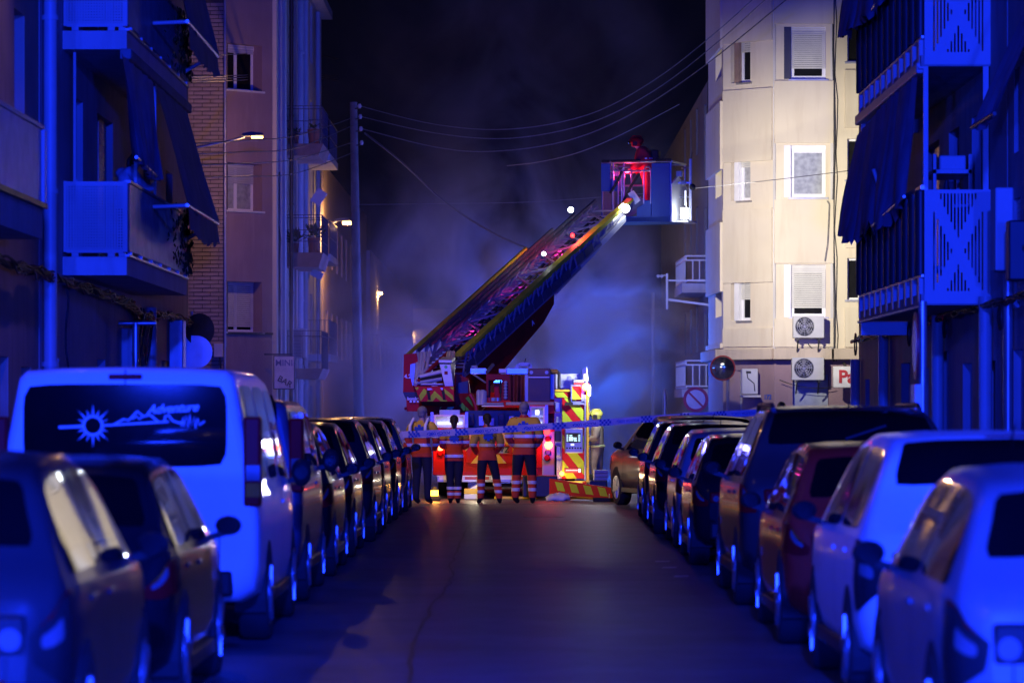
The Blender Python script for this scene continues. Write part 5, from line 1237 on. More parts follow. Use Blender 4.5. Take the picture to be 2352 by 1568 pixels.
# lamps on the ladder
def small_lamp(x, y, d, r, m, pw, col, parent, name='work_lamp'):
    p = P(x, y, d); MB().sphere(p, r, 0, 10).build(name, m, parent)
    if pw: lamp(name+'_light', 'POINT', p-Vector((0, r*2.2, 0)), pw, col, .05)
small_lamp(1311, 482, 77.2, .06, E_WHITE, 2.5, (.85, .92, 1), lad); small_lamp(1437, 479, 78.0, .09, E_WHITE, 2.5, (.85, .92, 1), lad); small_lamp(1249, 583, 75.9, .045, E_WHITE, 2.5, (.85, .92, 1), lad)
small_lamp(1315, 541, 76.6, .045, E_RED, 25, (1, .04, .04), lad, 'red_lamp')
for s_ in (1.4, 3.4, 5.4): lamp('truss_tint_light', 'POINT', lp(s_, -.1, .10), 7.0, (1, .04, .42), .05)  # unseen magenta lights added inside the truss to tint it pink
MB().bar(P(1405, 500, 77.9), P(1432, 470, 78.2), .05).build('tube_lamp', E_WHITE, lad)

# ------------------------------------------------------------------ rescue basket
BQ = 79.0
ba = math.radians(-18); bu = Vector((math.cos(ba), math.sin(ba), 0)); bv = Vector((-math.sin(ba), math.cos(ba), 0))
b0 = P(1380, 512, BQ)   # lower rear left corner
bk = thing('rescue_basket', 'blue and white rescue basket at the ladder tip beside the cream house', 'basket', b0, ba)
BS = F/BQ
def kx(x): return (x-1380)/BS/math.cos(ba)*1.0
def kz(y): return (512-y)/BS
def bb(x0, x1, v0, v1, y0, y1, m, name, parent=bk, ch=.008): return MB().box(kx(x0), kx(x1), v0, v1, kz(y1), kz(y0), ch=ch).build(name, m, parent, True)
BB = mat('basket_blue_panel', (.05, .10, .34), .55, var=.06, spec=.15)
bb(1382, 1535, 0, 1.1, 498, 512, BB, 'floor'); bb(1381, 1402, -.02, .06, 376, 440, BB, 'rear_panel'); bb(1402, 1424, .02, .09, 412, 440, BB, 'rear_panel')
mp = bb(1496, 1537, -.03, .05, 378, 500, BB, 'rear_panel'); bb(1462, 1495, -.02, .04, 462, 498, BB, 'rear_panel')
lv = MB()
for k in range(5): lv.box(kx(1500), kx(1528), -.04, -.03, kz(444+k*5), kz(442+k*5))
lv.build('louvre', BB, mp, True)
bb(1440, 1536, .0, .9, 500.5, 511, BB, 'floor_pan')
sdp = MB().poly([(kx(1537), 0, kz(512)), (kx(1537), 0, kz(425)), (kx(1537), .5, kz(405)), (kx(1537), 1.2, kz(425)), (kx(1537), 1.2, kz(510))], (.04, 0, 0)).build('side_panel', TRUCK_WHITE, bk, True)
bb(1381, 1384, 0, 1.15, 376, 500, BB, 'side_panel')
rl = MB()
for (v, z) in ((0.02, 374), (1.15, 374), (.02, 394), (1.15, 420)): rl.tube([(kx(1383), v, kz(z)), (kx(1540), v, kz(z))], .024, 8)
for x in (1383, 1408, 1432, 1538): rl.tube([(kx(x), .02, kz(374)), (kx(x), .02, kz(500))], .02, 8)
for x in (1383, 1460, 1538): rl.tube([(kx(x), 1.15, kz(374)), (kx(x), 1.15, kz(505))], .02, 8)
for x in (1383, 1539): rl.tube([(kx(x), .02, kz(374)), (kx(x), 1.15, kz(374))], .024, 8)
rl.build('railing', STEEL, bk, True)
for (x0, x1) in ((1408, 1420), (1428, 1450), (1478, 1494)):
    MB().tube([(kx(x0), -.01, kz(470)), (kx(x0), -.01, kz(392)), (kx(x0)+.04, -.01, kz(386)), (kx(x1)-.04, -.01, kz(386)), (kx(x1), -.01, kz(392)), (kx(x1), -.01, kz(470))], .018, 8).build('gate_hoop', STEEL, bk, True)
gd = MB()
for (x0, x1) in ((1383, 1400), (1405, 1470), (1505, 1540)): gd.tube([(kx(x0), -.02, kz(371)), (kx(x1), -.02, kz(371))], .03, 8)
gd.build('grab_padding', BLACK, bk, True)
for (x, z, v, s_) in ((1412, 400, .1, .09), (1415, 420, .15, .08), (1505, 388, .2, .1), (1512, 395, .3, .12), (1545, 400, .4, .12), (1552, 420, .5, .1)): MB().box(kx(x)-s_/2, kx(x)+s_/2, v, v+s_, kz(z)-s_/2, kz(z)+s_/2, ch=.01).build('equipment_case', (GREY_METAL, TRUCK_BLUE, BLACK)[int(z) % 3], bk, True)
MB().tube([(kx(1566), .6, kz(512)), (kx(1566), .6, kz(365))], .035, 8).build('lamp_mast', TRUCK_WHITE, bk, True); MB().box(kx(1545), kx(1572), .2, .9, kz(512), kz(508)).build('front_step', TRUCK_WHITE, bk, True)
for q in ((.9, 384), (.5, 420), (.7, 452)): MB().bar((kx(1538), q[0], kz(q[1])), (kx(1568), .6, kz(q[1])), .035).build('mast_bracket', GREY_METAL, bk, True)
MB().sphere((kx(1572), .55, kz(430)), .07, 0, 10).build('camera_head', BLACK, bk, True)
MB().box(kx(1558), kx(1572), .1, .2, kz(505), kz(480), ch=.01).build('flood_lamp', E_WHITE, bk, True)
MB().box(kx(1564), kx(1567), .2, .23, kz(474), kz(440)).build('lamp_strip', E_INT, bk, True)
MB().tube([(kx(1568), .6, kz(365)), (kx(1570), .6, kz(350))], .008, 5).build('antenna', BLACK, bk, True)
for v in (.0, .25, .5): MB().bar((kx(1412), v-.45, kz(505)), (kx(1474), v, kz(462)), .07, .16).build('tip_joint', GREY_METAL, bk, True)
MB().poly([(kx(1445), -.14, kz(447)), (kx(1458), -.14, kz(440)), (kx(1474), -.14, kz(462)), (kx(1462), -.14, kz(472))], (0, .05, 0)).build('tip_bracket', TRUCK_WHITE, bk, True)
for pts in ([(1405, 445), (1425, 412), (1432, 395)], [(1432, 470), (1452, 430), (1470, 402)]): MB().tube([(kx(x), -.12, kz(z)) for x, z in pts], .03, 8).build('hand_rail', BLACK, bk, True)
lamp('basket_red_fill', 'POINT', bk.matrix_basis @ Vector((kx(1436), .1, kz(405))), 22, (1, .03, .12), .05)  # unseen red light added to brighten the firefighter's suit
fl = P(1594, 478, BQ+.2)
lamp('basket_flood_light', 'SPOT', fl, 7600, (1, .92, .77), .12, (7.1, 90, 6.1), 55, 1.0)

# ------------------------------------------------------------------ second fire engine (pumper) behind on the right
D1 = 80.0
pe = thing('pumper_truck', 'second fire engine behind on the right with yellow and red chevron rear', 'fire truck', (.3, 84, 0))
xr_ = Z3(440, 0, D1).x
MB().box(-1.0, xr_, D1+.35, D1+6.5, .55, Z3(0, 330, D1).z).build('body', RED, pe)
pn = rbox(Z3, 186, 388, 414, 1222, D1+.05, .3, RED, 'chevron_panel', pe); a, b, c, e = R2(Z3, 188, 390, 412, 1220, D1)
stripes(pn, a, b, c, e, D1+.038, .43, -.78, YELLOW, .1, .52)
pt_ = rbox(Z3, 110, 326, 276, 386, D1+.05, .3, RED, 'chevron_panel', pe); a, b, c, e = R2(Z3, 111, 327, 275, 385, D1); stripes(pt_, a, b, c, e, D1+.038, .43, -.9, YELLOW, .05, .55)
rbox(Z3, 108, 302, 276, 325, D1, .4, YELLOW2, 'top_edge', pe); wb = rbox(Z3, 118, 136, 375, 299, D1+.5, 1.4, TRUCK_WHITE, 'roof_locker', pe, .02); rbox(Z3, 128, 140, 370, 146, D1+.48, .03, GREY_METAL, 'lid_edge', wb, 0)
p = Z3(262, 186, D1+.49); MB().tube([p, p-Vector((0, .02, 0))], .05, 12).build('latch', GREY_METAL, wb)
MB().tube([Z3(155, 300, D1+.3), Z3(155, 140, D1+.3), Z3(148, 125, D1+.3), Z3(110, 118, D1+.3)], .035, 8).build('pipe', DARK_METAL, pe)
rbox(Z3, 276, 256, 416, 268, D1-.05, .35, GREY_METAL, 'door_frame', pe, 0); sd_ = rbox(Z3, 288, 270, 386, 406, D1-.02, .3, RED, 'upper_door', pe); a, b, c, e = R2(Z3, 290, 272, 384, 404, D1); stripes(sd_, a, b, c, e, D1-.03, .38, -.8, YELLOW, .0, .55)
for q in ((276, 268, 288, 440), (386, 268, 416, 440), (276, 424, 416, 458)): rbox(Z3, *q, D1-.03, .2, GREY_METAL, 'door_frame', pe, 0)
MB().bar(Z3(215, 452, D1-.05), Z3(300, 448, D1-.05), .06).build('door_catch', BLACK, pe)
rbox(Z3, 416, 360, 434, 1242, D1-.02, .3, GREY_METAL, 'corner_post', pe); rbox(Z3, 437, 290, 466, 1270, D1+.0, .4, YELLOW2, 'corner_edge', pe, .015)
rbox(Z3, 105, 390, 186, 1220, D1+.2, .3, TRUCK_WHITE, 'side_column', pe)
for k in range(5): rbox(Z3, 112+(k % 2)*10, 430+k*150, 176, 540+k*150, D1+.12, .1, (GREY_METAL, TRUCK_BLUE, DARK_METAL)[k % 3], 'pump_fitting', pe, .02)
cpn = rbox(Z3, 214, 700, 404, 958, D1-.06, .12, GREY_METAL, 'control_panel', pe, .02); scn = rbox(Z3, 226, 750, 378, 850, D1-.075, .02, BLACK, 'screen', cpn, 0)
sm_ = MB()
for k in range(9):
    for s_ in (0, 1): a, b, c, e = R2(Z3, (232, 352)[s_], 766+k*8.5, (250, 374)[s_], 771+k*8.5, D1-.08); sm_.box(a, b, D1-.083, D1-.077, c, e)
for q in ((258, 788, 300, 832), (304, 796, 336, 818), (262, 770, 292, 782), (308, 822, 340, 836)): a, b, c, e = R2(Z3, *q, D1-.08); sm_.box(a, b, D1-.083, D1-.077, c, e)
sm_.build('screen_display', E_SCREEN, cpn); rbox(Z3, 276, 860, 310, 880, D1-.08, .02, E_INT, 'lit_button', cpn, 0)
for k in range(6): p = Z3(238+k*28, 905, D1-.06); MB().tube([p, p-Vector((0, .03, 0))], .02, 8).build('knob', BLACK, cpn)
lampdisc(Z3, 434, 276, D1-.1, .085, E_REDHOT, pe, 'red_beacon', .08); MB().box(*R2(Z3, 420, 250, 455, 262, D1)[:2], D1-.1, D1+.1, *R2(Z3, 420, 250, 455, 262, D1)[2:]).build('beacon_bracket', DARK_METAL, pe)
rbox(Z3, 458, 262, 480, 366, D1-.06, .06, E_WHITE, 'scene_lamp', pe, 0); rbox(Z3, 458, 420, 470, 480, D1-.04, .05, GREY_METAL, 'hose_hook', pe, .01)
MB().tube([Z3(430, 215, D1+.1), Z3(428, 140, D1+.1)], .06, 8).build('mast_foot', TRUCK_WHITE, pe); rbox(Z3, 300, 200, 414, 232, D1+.1, .5, GREY_METAL, 'roof_fitting', pe); rbox(Z3, 305, 233, 410, 252, D1+.1, .5, SIGN_RED, 'roof_fitting', pe)
rbox(Z3, 210, 1112, 385, 1162, D1-.03, .06, SIGN_RED, 'rear_lamp_bar', pe, .01); rbox(Z3, 355, 1118, 378, 1156, D1-.05, .03, E_INT, 'rear_lamp', pe, .01); rbox(Z3, 225, 1128, 352, 1140, D1-.04, .02, REFLECT, 'reflection_strip', pe, 0)  # thin pale strip: white reflection on the lamp bar, put into colour
bmp = rbox(Z3, 95, 1246, 440, 1292, D1-.25, .4, YELLOW2, 'bumper', pe, .015); rbox(Z3, 110, 1252, 235, 1284, D1-.262, .02, TRUCK_WHITE, 'bumper_plate', bmp, 0); rbox(Z3, 398, 1252, 436, 1288, D1-.262, .02, RED_LENS, 'reflector', bmp, 0)
lampdisc(Z3, 186, 1168, D1-.05, .05, E_ORANGE, pe, 'orange_lamp')
p = Z3(200, 1175, D1-.5); lamp('orange_lamp_light', 'POINT', p, 8, (1, .55, .2), .05)
p = Z3(330, 1190, D1-.7); lamp('pumper_rear_light', 'POINT', p, 10, (1, .7, .35), .1)
p = Z3(475, 190, D1-.6); lamp('scene_lamp_light', 'POINT', p+Vector((.12, 0, 0)), 85, (.88, .94, 1), .1)
for (x, y_) in ((-.7, 82), (1.05, 82), (-.7, 85.4), (1.05, 85.4)):
    w = MB().tube([(x-.14, y_, .5), (x-.11, y_, .5), (x+.11, y_, .5), (x+.14, y_, .5)], [.46, .5, .5, .46], 24).build('wheel', TYRE, pe); MB().tube([(x-.15, y_, .5), (x+.15, y_, .5)], .27, 16).build('rim', GREY_METAL, w)
cst = MB().box(xr_+.0, xr_+.02, D1+.4, D1+6, .6, 2.6).build('side_shutter', ALU, pe)
MB().box(-1.0, xr_, D1+5.0, D1+6.8, .5, 2.3, ch=.06).build('cab', RED, pe)
for (x, z, d) in ((-.4, 2.45, 86.9), (1.1, 2.45, 86.9)):
    bcn = MB().box(x-.25, x+.25, d, d+.2, z-.2, z-.08, ch=.02).build('beacon', E_BLUE, pe)
lamp('smoke_fill_light', 'POINT', (-.8, 101, 3.2), 1050, (.13, .12, 1.0), .4); lamp('smoke_fill_light', 'POINT', (2.4, 98, 2.4), 1050, (.015, .13, 1.0), .4); lamp('smoke_fill_light', 'POINT', (1.6, 106, 6.0), 200, (.05, .12, 1.0), .4)  # unseen blue fill lights hung beyond the engines to light the smoke
# outrigger beam and small things on the ground
orb = thing('outrigger_beam', 'red and yellow striped outrigger beam stretched to the right across the road', 'outrigger', Z3(380, 1330, 69))
A, B = Z3(55, 1300, 69.0), Z3(705, 1378, 67.6); hh = .30
MB().poly([A+Vector((0, 0, hh/2)), B+Vector((0, 0, hh/2-.04)), B-Vector((0, 0, hh/2-.06)), A-Vector((0, 0, hh/2))], (0, .25, 0)).build('beam', RED, orb)
for k in range(4):
    t0 = .09+k*.225; t1 = t0+.12; q = [A+(B-A)*t for t in (t0, t1, t1+.045, t0+.045)]
    MB().poly([q[0]+Vector((0, -.006, .10)), q[1]+Vector((0, -.006, .09)), q[2]+Vector((0, -.006, -.06)), q[3]+Vector((0, -.006, -.06))], (0, .004, 0)).build('reflective_stripe', YELLOW, orb)
MB().box(B.x-.35, B.x+.25, B.y-.1, B.y+.4, 0.0, .07, ch=.01).build('ground_pad', BLACK, orb); MB().tube([(B.x, B.y+.12, .07), (B.x, B.y+.12, B.z)], .08, 10).build('jack_leg', STEEL, orb)
MB().box(A.x-.5, A.x+.15, A.y, A.y+.6, A.z-.2, A.z+.2, ch=.02).build('beam_box', DARK_METAL, orb)
tb = thing('plastic_bag', 'crumpled clear plastic bag lying below the outrigger beam', 'bag', Z3(150, 1445, 68.2))
m_ = MB().sphere(Z3(150, 1425, 68.2), .16, 0, 14, (1.5, .6, .55)); m_.v = [(x+random.uniform(-.03, .03), y+random.uniform(-.03, .03), max(.006, z+random.uniform(-.03, .03))) for x, y, z in m_.v]; m_.build('bag', SIGN_WHITE, tb)
single('yellow_hose', MB().tube([(px(1295, 69), 69, .035), (px(1340, 69.3), 69.3, .035), (px(1362, 69), 69, .035)], .03, 8), YELLOW2, 'yellow hose on the ground right of the plastic bag', 'hose')
single('plank', MB().box(px(1135, 69.6), px(1235, 69.6), 69.5, 69.7, .002, .05, ch=.006), YELLOW2, 'yellow plank on the ground behind the legs of the grey haired man', 'plank')
chx = thing('wheel_chock', 'white and yellow wheel chock block on the ground behind two people', 'chock', (px(1092, 69.4), 69.4, 0))
x0, x1 = px(1066, 69.4), px(1108, 69.4)
MB().box(x0, x1, 69.3, 69.7, .004, .1, ch=.01).build('lower_block', TRUCK_WHITE, chx); MB().box(x0, x1, 69.3, 69.7, .103, .2, ch=.01).build('yellow_block', YELLOW2, chx); MB().poly([(x0+.1, 69.32, .203), (x1, 69.32, .203), (x1, 69.32, .33)], (0, .35, 0)).build('wedge', TRUCK_WHITE, chx)
lamp('ground_work_light', 'POINT', (px(1090, 68.7), 68.75, .5), 14, (1, .85, .6), .05)
fl_ = thing('hazard_light', 'orange hazard light glowing on the road at the truck\'s left rear corner', 'hazard light', (px(998, 68), 68, 0))
MB().box(px(998, 68)-.11, px(998, 68)+.11, 67.9, 68.1, .004, .1, ch=.02).build('base', BLACK, fl_); MB().tube([(px(998, 68), 68, .1), (px(998, 68), 68, .2)], .07, 12).build('lens', E_ORANGE, fl_); MB().tube([(px(998, 68), 68, .2), (px(998, 68), 68, .27)], [.075, .03], 12).build('cap', BLACK, fl_)
lamp('hazard_light_glow', 'POINT', (px(998, 68)+.02, 67.8, .25), 10, (1, .45, .08), .05)
tcx = thing('tool_chest', 'grey blue stepped tool chest on the road in front of the firefighter', 'tool chest', Z3(590, 1300, 79)); 
for k in range(3): rbox(Z3, 515, 1132+k*36, 660, 1166+k*36, 79+.0, .6, TRUCK_BLUE, 'drawer', tcx, .01)
rbox(Z3, 470, 1242, 645, 1300, 78.8, .9, DARK_METAL, 'trolley_base', tcx); q = Z3(480, 1385, 79.2)
for x in (485, 632): p = Z3(x, 1340, 79.2); MB().tube([(p.x-.04, 79.3, .16), (p.x+.04, 79.3, .16)], .15, 14).build('trolley_wheel', TYRE, tcx); MB().bar((p.x, 79.3, .16), (p.x, 79.3, Z3(0, 1300, 79).z), .05).build('trolley_leg', DARK_METAL, tcx)

# ------------------------------------------------------------------ police tape
tpp = thing('police_tape', 'white and blue chequered police tape stretched across the whole street', 'tape', P(1300, 980, 64))
ctl = [(918, 998), (1050, 992), (1200, 983), (1350, 973), (1480, 962.5), (1600, 955), (1720, 948), (1940, 938)]
w = [P(x, y, 63.4+.1*i) for i, (x, y) in enumerate(ctl)]
def tape_pt(s):
    i = min(int(s), len(w)-2); t = s-i; a, b, c, e = w[max(i-1, 0)], w[i], w[i+1], w[min(i+2, len(w)-1)]
    return .5*((2*b)+(c-a)*t+(2*a-5*b+4*c-e)*t*t+(3*b-a-3*c+e)*t**3)
th = .115
def strip(s0, s1, v0, v1, off, m, name, parent, n=6):
    vs_, fs = [], []
    for i in range(n+1):
        p = tape_pt(s0+(s1-s0)*i/n); tw = .012*math.sin((s0+(s1-s0)*i/n)*9)
        for v in (v0, v1): vs_.append(p+Vector((0, -off+tw*(v-.5), (v-.5)*th)))
        if i: fs.append((2*i-2, 2*i, 2*i+1, 2*i-1))
    return MB().add(vs_, fs).build(name, m, parent)
TAPEW = mat('tape_white_film', (.60, .54, .62), .5, spec=.1); TAPEB = mat('tape_blue_print', (.03, .05, .26), .4)
band = strip(0, len(w)-1.001, 0, 1, 0, TAPEW, 'band', tpp, 160)
ck = MB(); s = .22
while s < len(w)-1.3:
    for i in range(6):
        for j in range(3):
            if (i+j) % 2: continue
            s0 = s+i*.034; vs_ = []
            for q, v in ((s0, j/3), (s0+.034, j/3), (s0+.034, (j+1)/3), (s0, (j+1)/3)): p = tape_pt(q); vs_.append(p+Vector((0, -.014, (v-.5)*th)))
            ck.add(vs_, [(0, 1, 2, 3)])
    m0 = s+.204+.27
    p, q = tape_pt(m0-.05), tape_pt(m0+.05); ang = math.atan2(q.z-p.z, q.x-p.x); p = tape_pt(m0)
    if m0 < len(w)-1.2: text('tape_lettering', 'POLICIA LOCAL', .062, facing((p.x, p.y-.016, p.z), (0, -1, 0)) @ Matrix.Rotation(ang+PI, 4, 'Z'), TAPEB, band, ext=.001, bold=.002)
    s += .204+.54
ck = ck.build('chequer_print', TAPEB, band); ck['kind'] = 'stuff'
# ------------------------------------------------------------------ people
def seg_d(p, a, b):
    ab = b-a; t = max(0, min(1, (p-a).dot(ab)/max(1e-9, ab.length_squared))); return (p-(a+ab*t)).length
def person(label, loc, rotz, h, J, build=1.0, jacket=None, trousers=NAVY, skin=SKIN, hair=HAIR, sleeve_l=.97, bands=(), tbands=(), tcuff=None, yoke=None, star=False, helmet=None, ponytail=0, face=True, hair_cap=True, group=None, collar=None, bulk=1.0):
    """J: joint positions as fractions of the height, figure facing +y"""
    t = thing('person', label, 'person', loc, rotz, group)
    D = dict(pelvis=(0, 0, .53), waist=(0, 0, .60), chest=(0, .005, .72), neck=(0, 0, .825), nk2=(0, .008, .862), head=(0, .018, .905), top=(0, .012, .965),
             sl=(-.112, 0, .80), el=(-.150, -.01, .64), wl=(-.158, .03, .49), hl=(-.158, .04, .455),
             sr=(.112, 0, .80), er=(.150, -.01, .64), wr=(.158, .03, .49), hr=(.158, .04, .455),
             pl=(-.052, 0, .50), kl=(-.060, .006, .28), al=(-.064, -.01, .05), tl=(-.072, .085, .018),
             pr=(.052, 0, .50), kr=(.060, .006, .28), ar=(.064, -.01, .05), tr=(.072, .085, .018))
    D.update(J); D = {k: Vector(v)*h for k, v in D.items()}
    R = dict(pelvis=(.088, .062), waist=(.080, .056), chest=(.098, .062), neck=(.034, .036), nk2=(.030, .033), head=(.044, .055), top=(.036, .044),
             sl=(.040, .042), el=(.029, .029), wl=(.020, .018), hl=(.021, .012), pl=(.056, .060), kl=(.036, .038), al=(.025, .027), tl=(.024, .016))
    for s in 'sewhpkat'.replace('s', 's'):
        if s+'l' in R: R[s+'r'] = R[s+'l']
    E = [('pelvis', 'waist'), ('waist', 'chest'), ('chest', 'neck'), ('neck', 'nk2'), ('nk2', 'head'), ('head', 'top')]
    for s in 'lr': E += [('chest', 's'+s), ('s'+s, 'e'+s), ('e'+s, 'w'+s), ('w'+s, 'h'+s), ('pelvis', 'p'+s), ('p'+s, 'k'+s), ('k'+s, 'a'+s), ('a'+s, 't'+s)]
    # fingers
    for s in 'lr':
        wv, hv = D['w'+s], D['h'+s]; u = (hv-wv).normalized(); side = Vector((0, 1, 0)) if abs(u.y) < .8 else Vector((0, 0, 1)); side = (side-u*side.dot(u)).normalized(); inn = u.cross(side)
        for i, (f, L) in enumerate(((.75, .042), (.25, .048), (-.25, .045), (-.75, .036))):
            a = hv+side*f*.019*h+u*.008*h; b = a+u*L*h*.6+inn*(.004 if s == 'l' else -.004)*h; c = b+u*L*h*.35+inn*(.012 if s == 'l' else -.012)*h
            D['f%s%da' % (s, i)] = a; D['f%s%db' % (s, i)] = b; D['f%s%dc' % (s, i)] = c
            for q, r in (('a', .0062), ('b', .0056), ('c', .0045)): R['f%s%d%s' % (s, i, q)] = (r, r)
            E += [('h'+s, 'f%s%da' % (s, i)), ('f%s%da' % (s, i), 'f%s%db' % (s, i)), ('f%s%db' % (s, i), 'f%s%dc' % (s, i))]
        a = wv+u*.014*h+side*.016*h; b = a+u*.022*h+side*.016*h; D['th%sa' % s] = a; D['th%sb' % s] = b; R['th%sa' % s] = (.008, .008); R['th%sb' % s] = (.0058, .0058); E += [('w'+s, 'th%sa' % s), ('th%sa' % s, 'th%sb' % s)]
    names = list(D); idx = {n: i for i, n in enumerate(names)}
    me = bpy.data.meshes.new('body'); me.from_pydata([tuple(D[n]) for n in names], [(idx[a], idx[b]) for a, b in E], [])
    o = bpy.data.objects.new('body', me); COL.objects.link(o)
    md = o.modifiers.new('skin', 'SKIN'); md.use_smooth_shade = True; md.branch_smoothing = .3
    ss = o.modifiers.new('sub', 'SUBSURF'); ss.levels = 1; ss.render_levels = 1
    for n in names:
        sv = me.skin_vertices[0].data[idx[n]]; k = build if n[0] in 'pwcs' and len(n) > 2 or n in ('sl', 'sr', 'pl', 'pr') else 1.0
        sv.radius = (R[n][0]*h*k, R[n][1]*h*k*(bulk**.5 if k != 1 else 1)); sv.use_root = (n == 'pelvis')
    dg = bpy.context.evaluated_depsgraph_get(); bme = bpy.data.meshes.new_from_object(o.evaluated_get(dg)); bpy.data.objects.remove(o); bme.name = 'body'
    bme.materials.clear(); bme.materials.append(skin); bme.polygons.foreach_set('use_smooth', [True]*len(bme.polygons))
    link('body', bme, t, True)
    bones = [(D[a], D[b], a, b) for a, b in E]
    def zone(p):
        best = min(bones, key=lambda q: seg_d(p, q[0], q[1])); a, b = best[2], best[3]
        if b[0] == 'f' or b[:2] == 'th' or (a[0] == 'w' and a != 'waist' and b[0] == 'h'): return 'hand'
        if b in ('nk2', 'head', 'top'): return 'head'
        if a in ('sl', 'sr', 'el', 'er'): return 'arm'
        if a in ('kl', 'kr'): return 'shin'
        if a in ('pl', 'pr'): return 'thigh'
        if a in ('al', 'ar'): return 'foot'
        if a == 'pelvis': return 'hip' if b[0] == 'p' else 'torso'
        return 'torso'
    Zc = [zone(Vector(p.center)) for p in bme.polygons]
    def bands_of(*a, **k):
        o_ = garment(*a, **k)
        if o_ is None: return
        bm = bmesh.new(); bm.from_mesh(o_.data); seen = set(); isl = []
        for f in bm.faces:
            if f in seen: continue
            st, comp = [f], []
            seen.add(f)
            while st:
                q = st.pop(); comp.append(q)
                for e_ in q.edges:
                    for g2 in e_.link_faces:
                        if g2 not in seen: seen.add(g2); st.append(g2)
            isl.append([[v.co.copy() for v in q.verts] for q in comp])
        bm.free()
        if len(isl) < 2: return
        m_, par = o_.data.materials[0], o_.parent; bpy.data.objects.remove(o_)
        for comp in isl:
            b_ = bmesh.new(); vm = {}
            for q in comp:
                try: b_.faces.new([vm.setdefault(tuple(round(x, 6) for x in c_), None) or vm.__setitem__(tuple(round(x, 6) for x in c_), b_.verts.new(c_)) or vm[tuple(round(x, 6) for x in c_)] for c_ in q]).smooth = True
                except ValueError: pass
            if len(b_.faces) > 2: g2 = bpy.data.meshes.new('reflective_band'); b_.to_mesh(g2); g2.materials.append(m_); link('reflective_band', g2, par, True)
            b_.free()
    def garment(nm, zones, inflate, m, zlo=None, zhi=None, parent=t, extra=None):
        bm = bmesh.new(); bm.from_mesh(bme); bm.faces.ensure_lookup_table()
        bmesh.ops.delete(bm, geom=[f for f in bm.faces if Zc[f.index] not in zones], context='FACES')
        bm.normal_update()
        for v in bm.verts: v.co += v.normal*inflate*h
        for zz, out in ((zlo, False), (zhi, True)):
            if zz is None: continue
            bmesh.ops.bisect_plane(bm, geom=bm.verts[:]+bm.edges[:]+bm.faces[:], plane_co=(0, 0, zz*h), plane_no=(0, 0, 1), clear_outer=out, clear_inner=not out)
        if extra: bmesh.ops.delete(bm, geom=[f for f in bm.faces if not extra(f.calc_center_median()/h)], context='FACES')
        if not bm.faces: bm.free(); return None
        g_ = bpy.data.meshes.new(nm); bm.to_mesh(g_); bm.free(); g_.materials.clear(); g_.materials.append(m)
        return link(nm, g_, parent, True)
    tr_ = garment('trousers', {'hip', 'thigh', 'shin', 'torso'}, .009*bulk, trousers, .052, .57)
    for zz in tbands: bands_of('reflective_band', {'shin', 'thigh'}, .0145*bulk, REFLECT, zz-.016, zz+.016, tr_)
    if tcuff: garment('cuff', {'shin', 'thigh'}, .012*bulk, tcuff[1], .055, tcuff[0], tr_)
    garment('boots', {'foot', 'shin'}, .006, BLACK, None, .062)
    if jacket:
        jk = garment('jacket', {'torso', 'arm', 'hip', 'thigh'}, .013*bulk, jacket, .475, .845)
        for zz in bands: bands_of('reflective_band', {'torso', 'arm', 'hip', 'thigh'}, .018*bulk, REFLECT, zz-.016, zz+.016, jk)
        if yoke: garment('yoke', {'torso', 'arm', 'hip'}, .0155*bulk, yoke, yoke_lo.get(label, .70), .85, jk)
        if star:
            back = min((v.co.y for v in jk.data.vertices if abs(v.co.x) < .05*h and abs(v.co.z-.745*h) < .06*h), default=-.08*h)-.012
            for k in range(3):
                a = k*PI/3; ca, sa = math.cos(a), math.sin(a); L_, w_ = .058*h, .017*h
                MB().poly([(x*ca-z*sa, back-.0015*k, .745*h+x*sa+z*ca) for x, z in ((-w_, -L_), (w_, -L_), (w_, L_), (-w_, L_))], (0, .003, 0)).build('medical_star', STARBLUE, jk, True)
    if collar: garment('collar', {'torso', 'head'}, .012, collar, .828, .862)
    hc = D['head']*.45+D['top']*.55
    if face:
        fy = D['head']+Vector((0, .055*h, 0))
        MB().poly([(0, fy.y-.004*h, fy.z+.012*h), (-.010*h, fy.y-.006*h, fy.z-.012*h), (.010*h, fy.y-.006*h, fy.z-.012*h)], (0, .012*h, 0)).build('nose', skin, t, True)
        for s in (-1, 1): MB().sphere((s*.017*h, fy.y-.008*h, fy.z+.016*h), .006*h, 0, 8).build('eye', BLACK, t, True)
        MB().sphere((0, fy.y-.012*h, fy.z-.024*h), .014*h, 0, 8, (1, .4, .3)).build('mouth', SIGN_RED, t, True)
    for s in (-1, 1): MB().sphere((D['head'].x+s*.047*h, D['head'].y-.004*h, D['head'].z+.006*h), .014*h, 0, 8, (.4, .8, 1.1)).build('ear', skin, t, True)
    if hair_cap and helmet is None:
        hb = MB(); hb.sphere((hc.x, hc.y-.008*h, hc.z+.002*h), .054*h, 0, 16, (.93, 1.12, 1.0)); hb.sphere((hc.x, hc.y-.030*h, hc.z-.026*h), .038*h, 0, 12, (1.1, .8, 1.1)); hb.build('hair', hair, t, True)
    if ponytail: MB().tube([hc+Vector(v)*h for v in ((0, -.058, .007), (0, -.076, -.018), (0, -.077, .007-ponytail*.5), (0, -.083, .007-ponytail))], [.016*h, .026*h if ponytail > .12 else .02*h, .022*h, .006*h], 10).build('ponytail', hair, t, True)
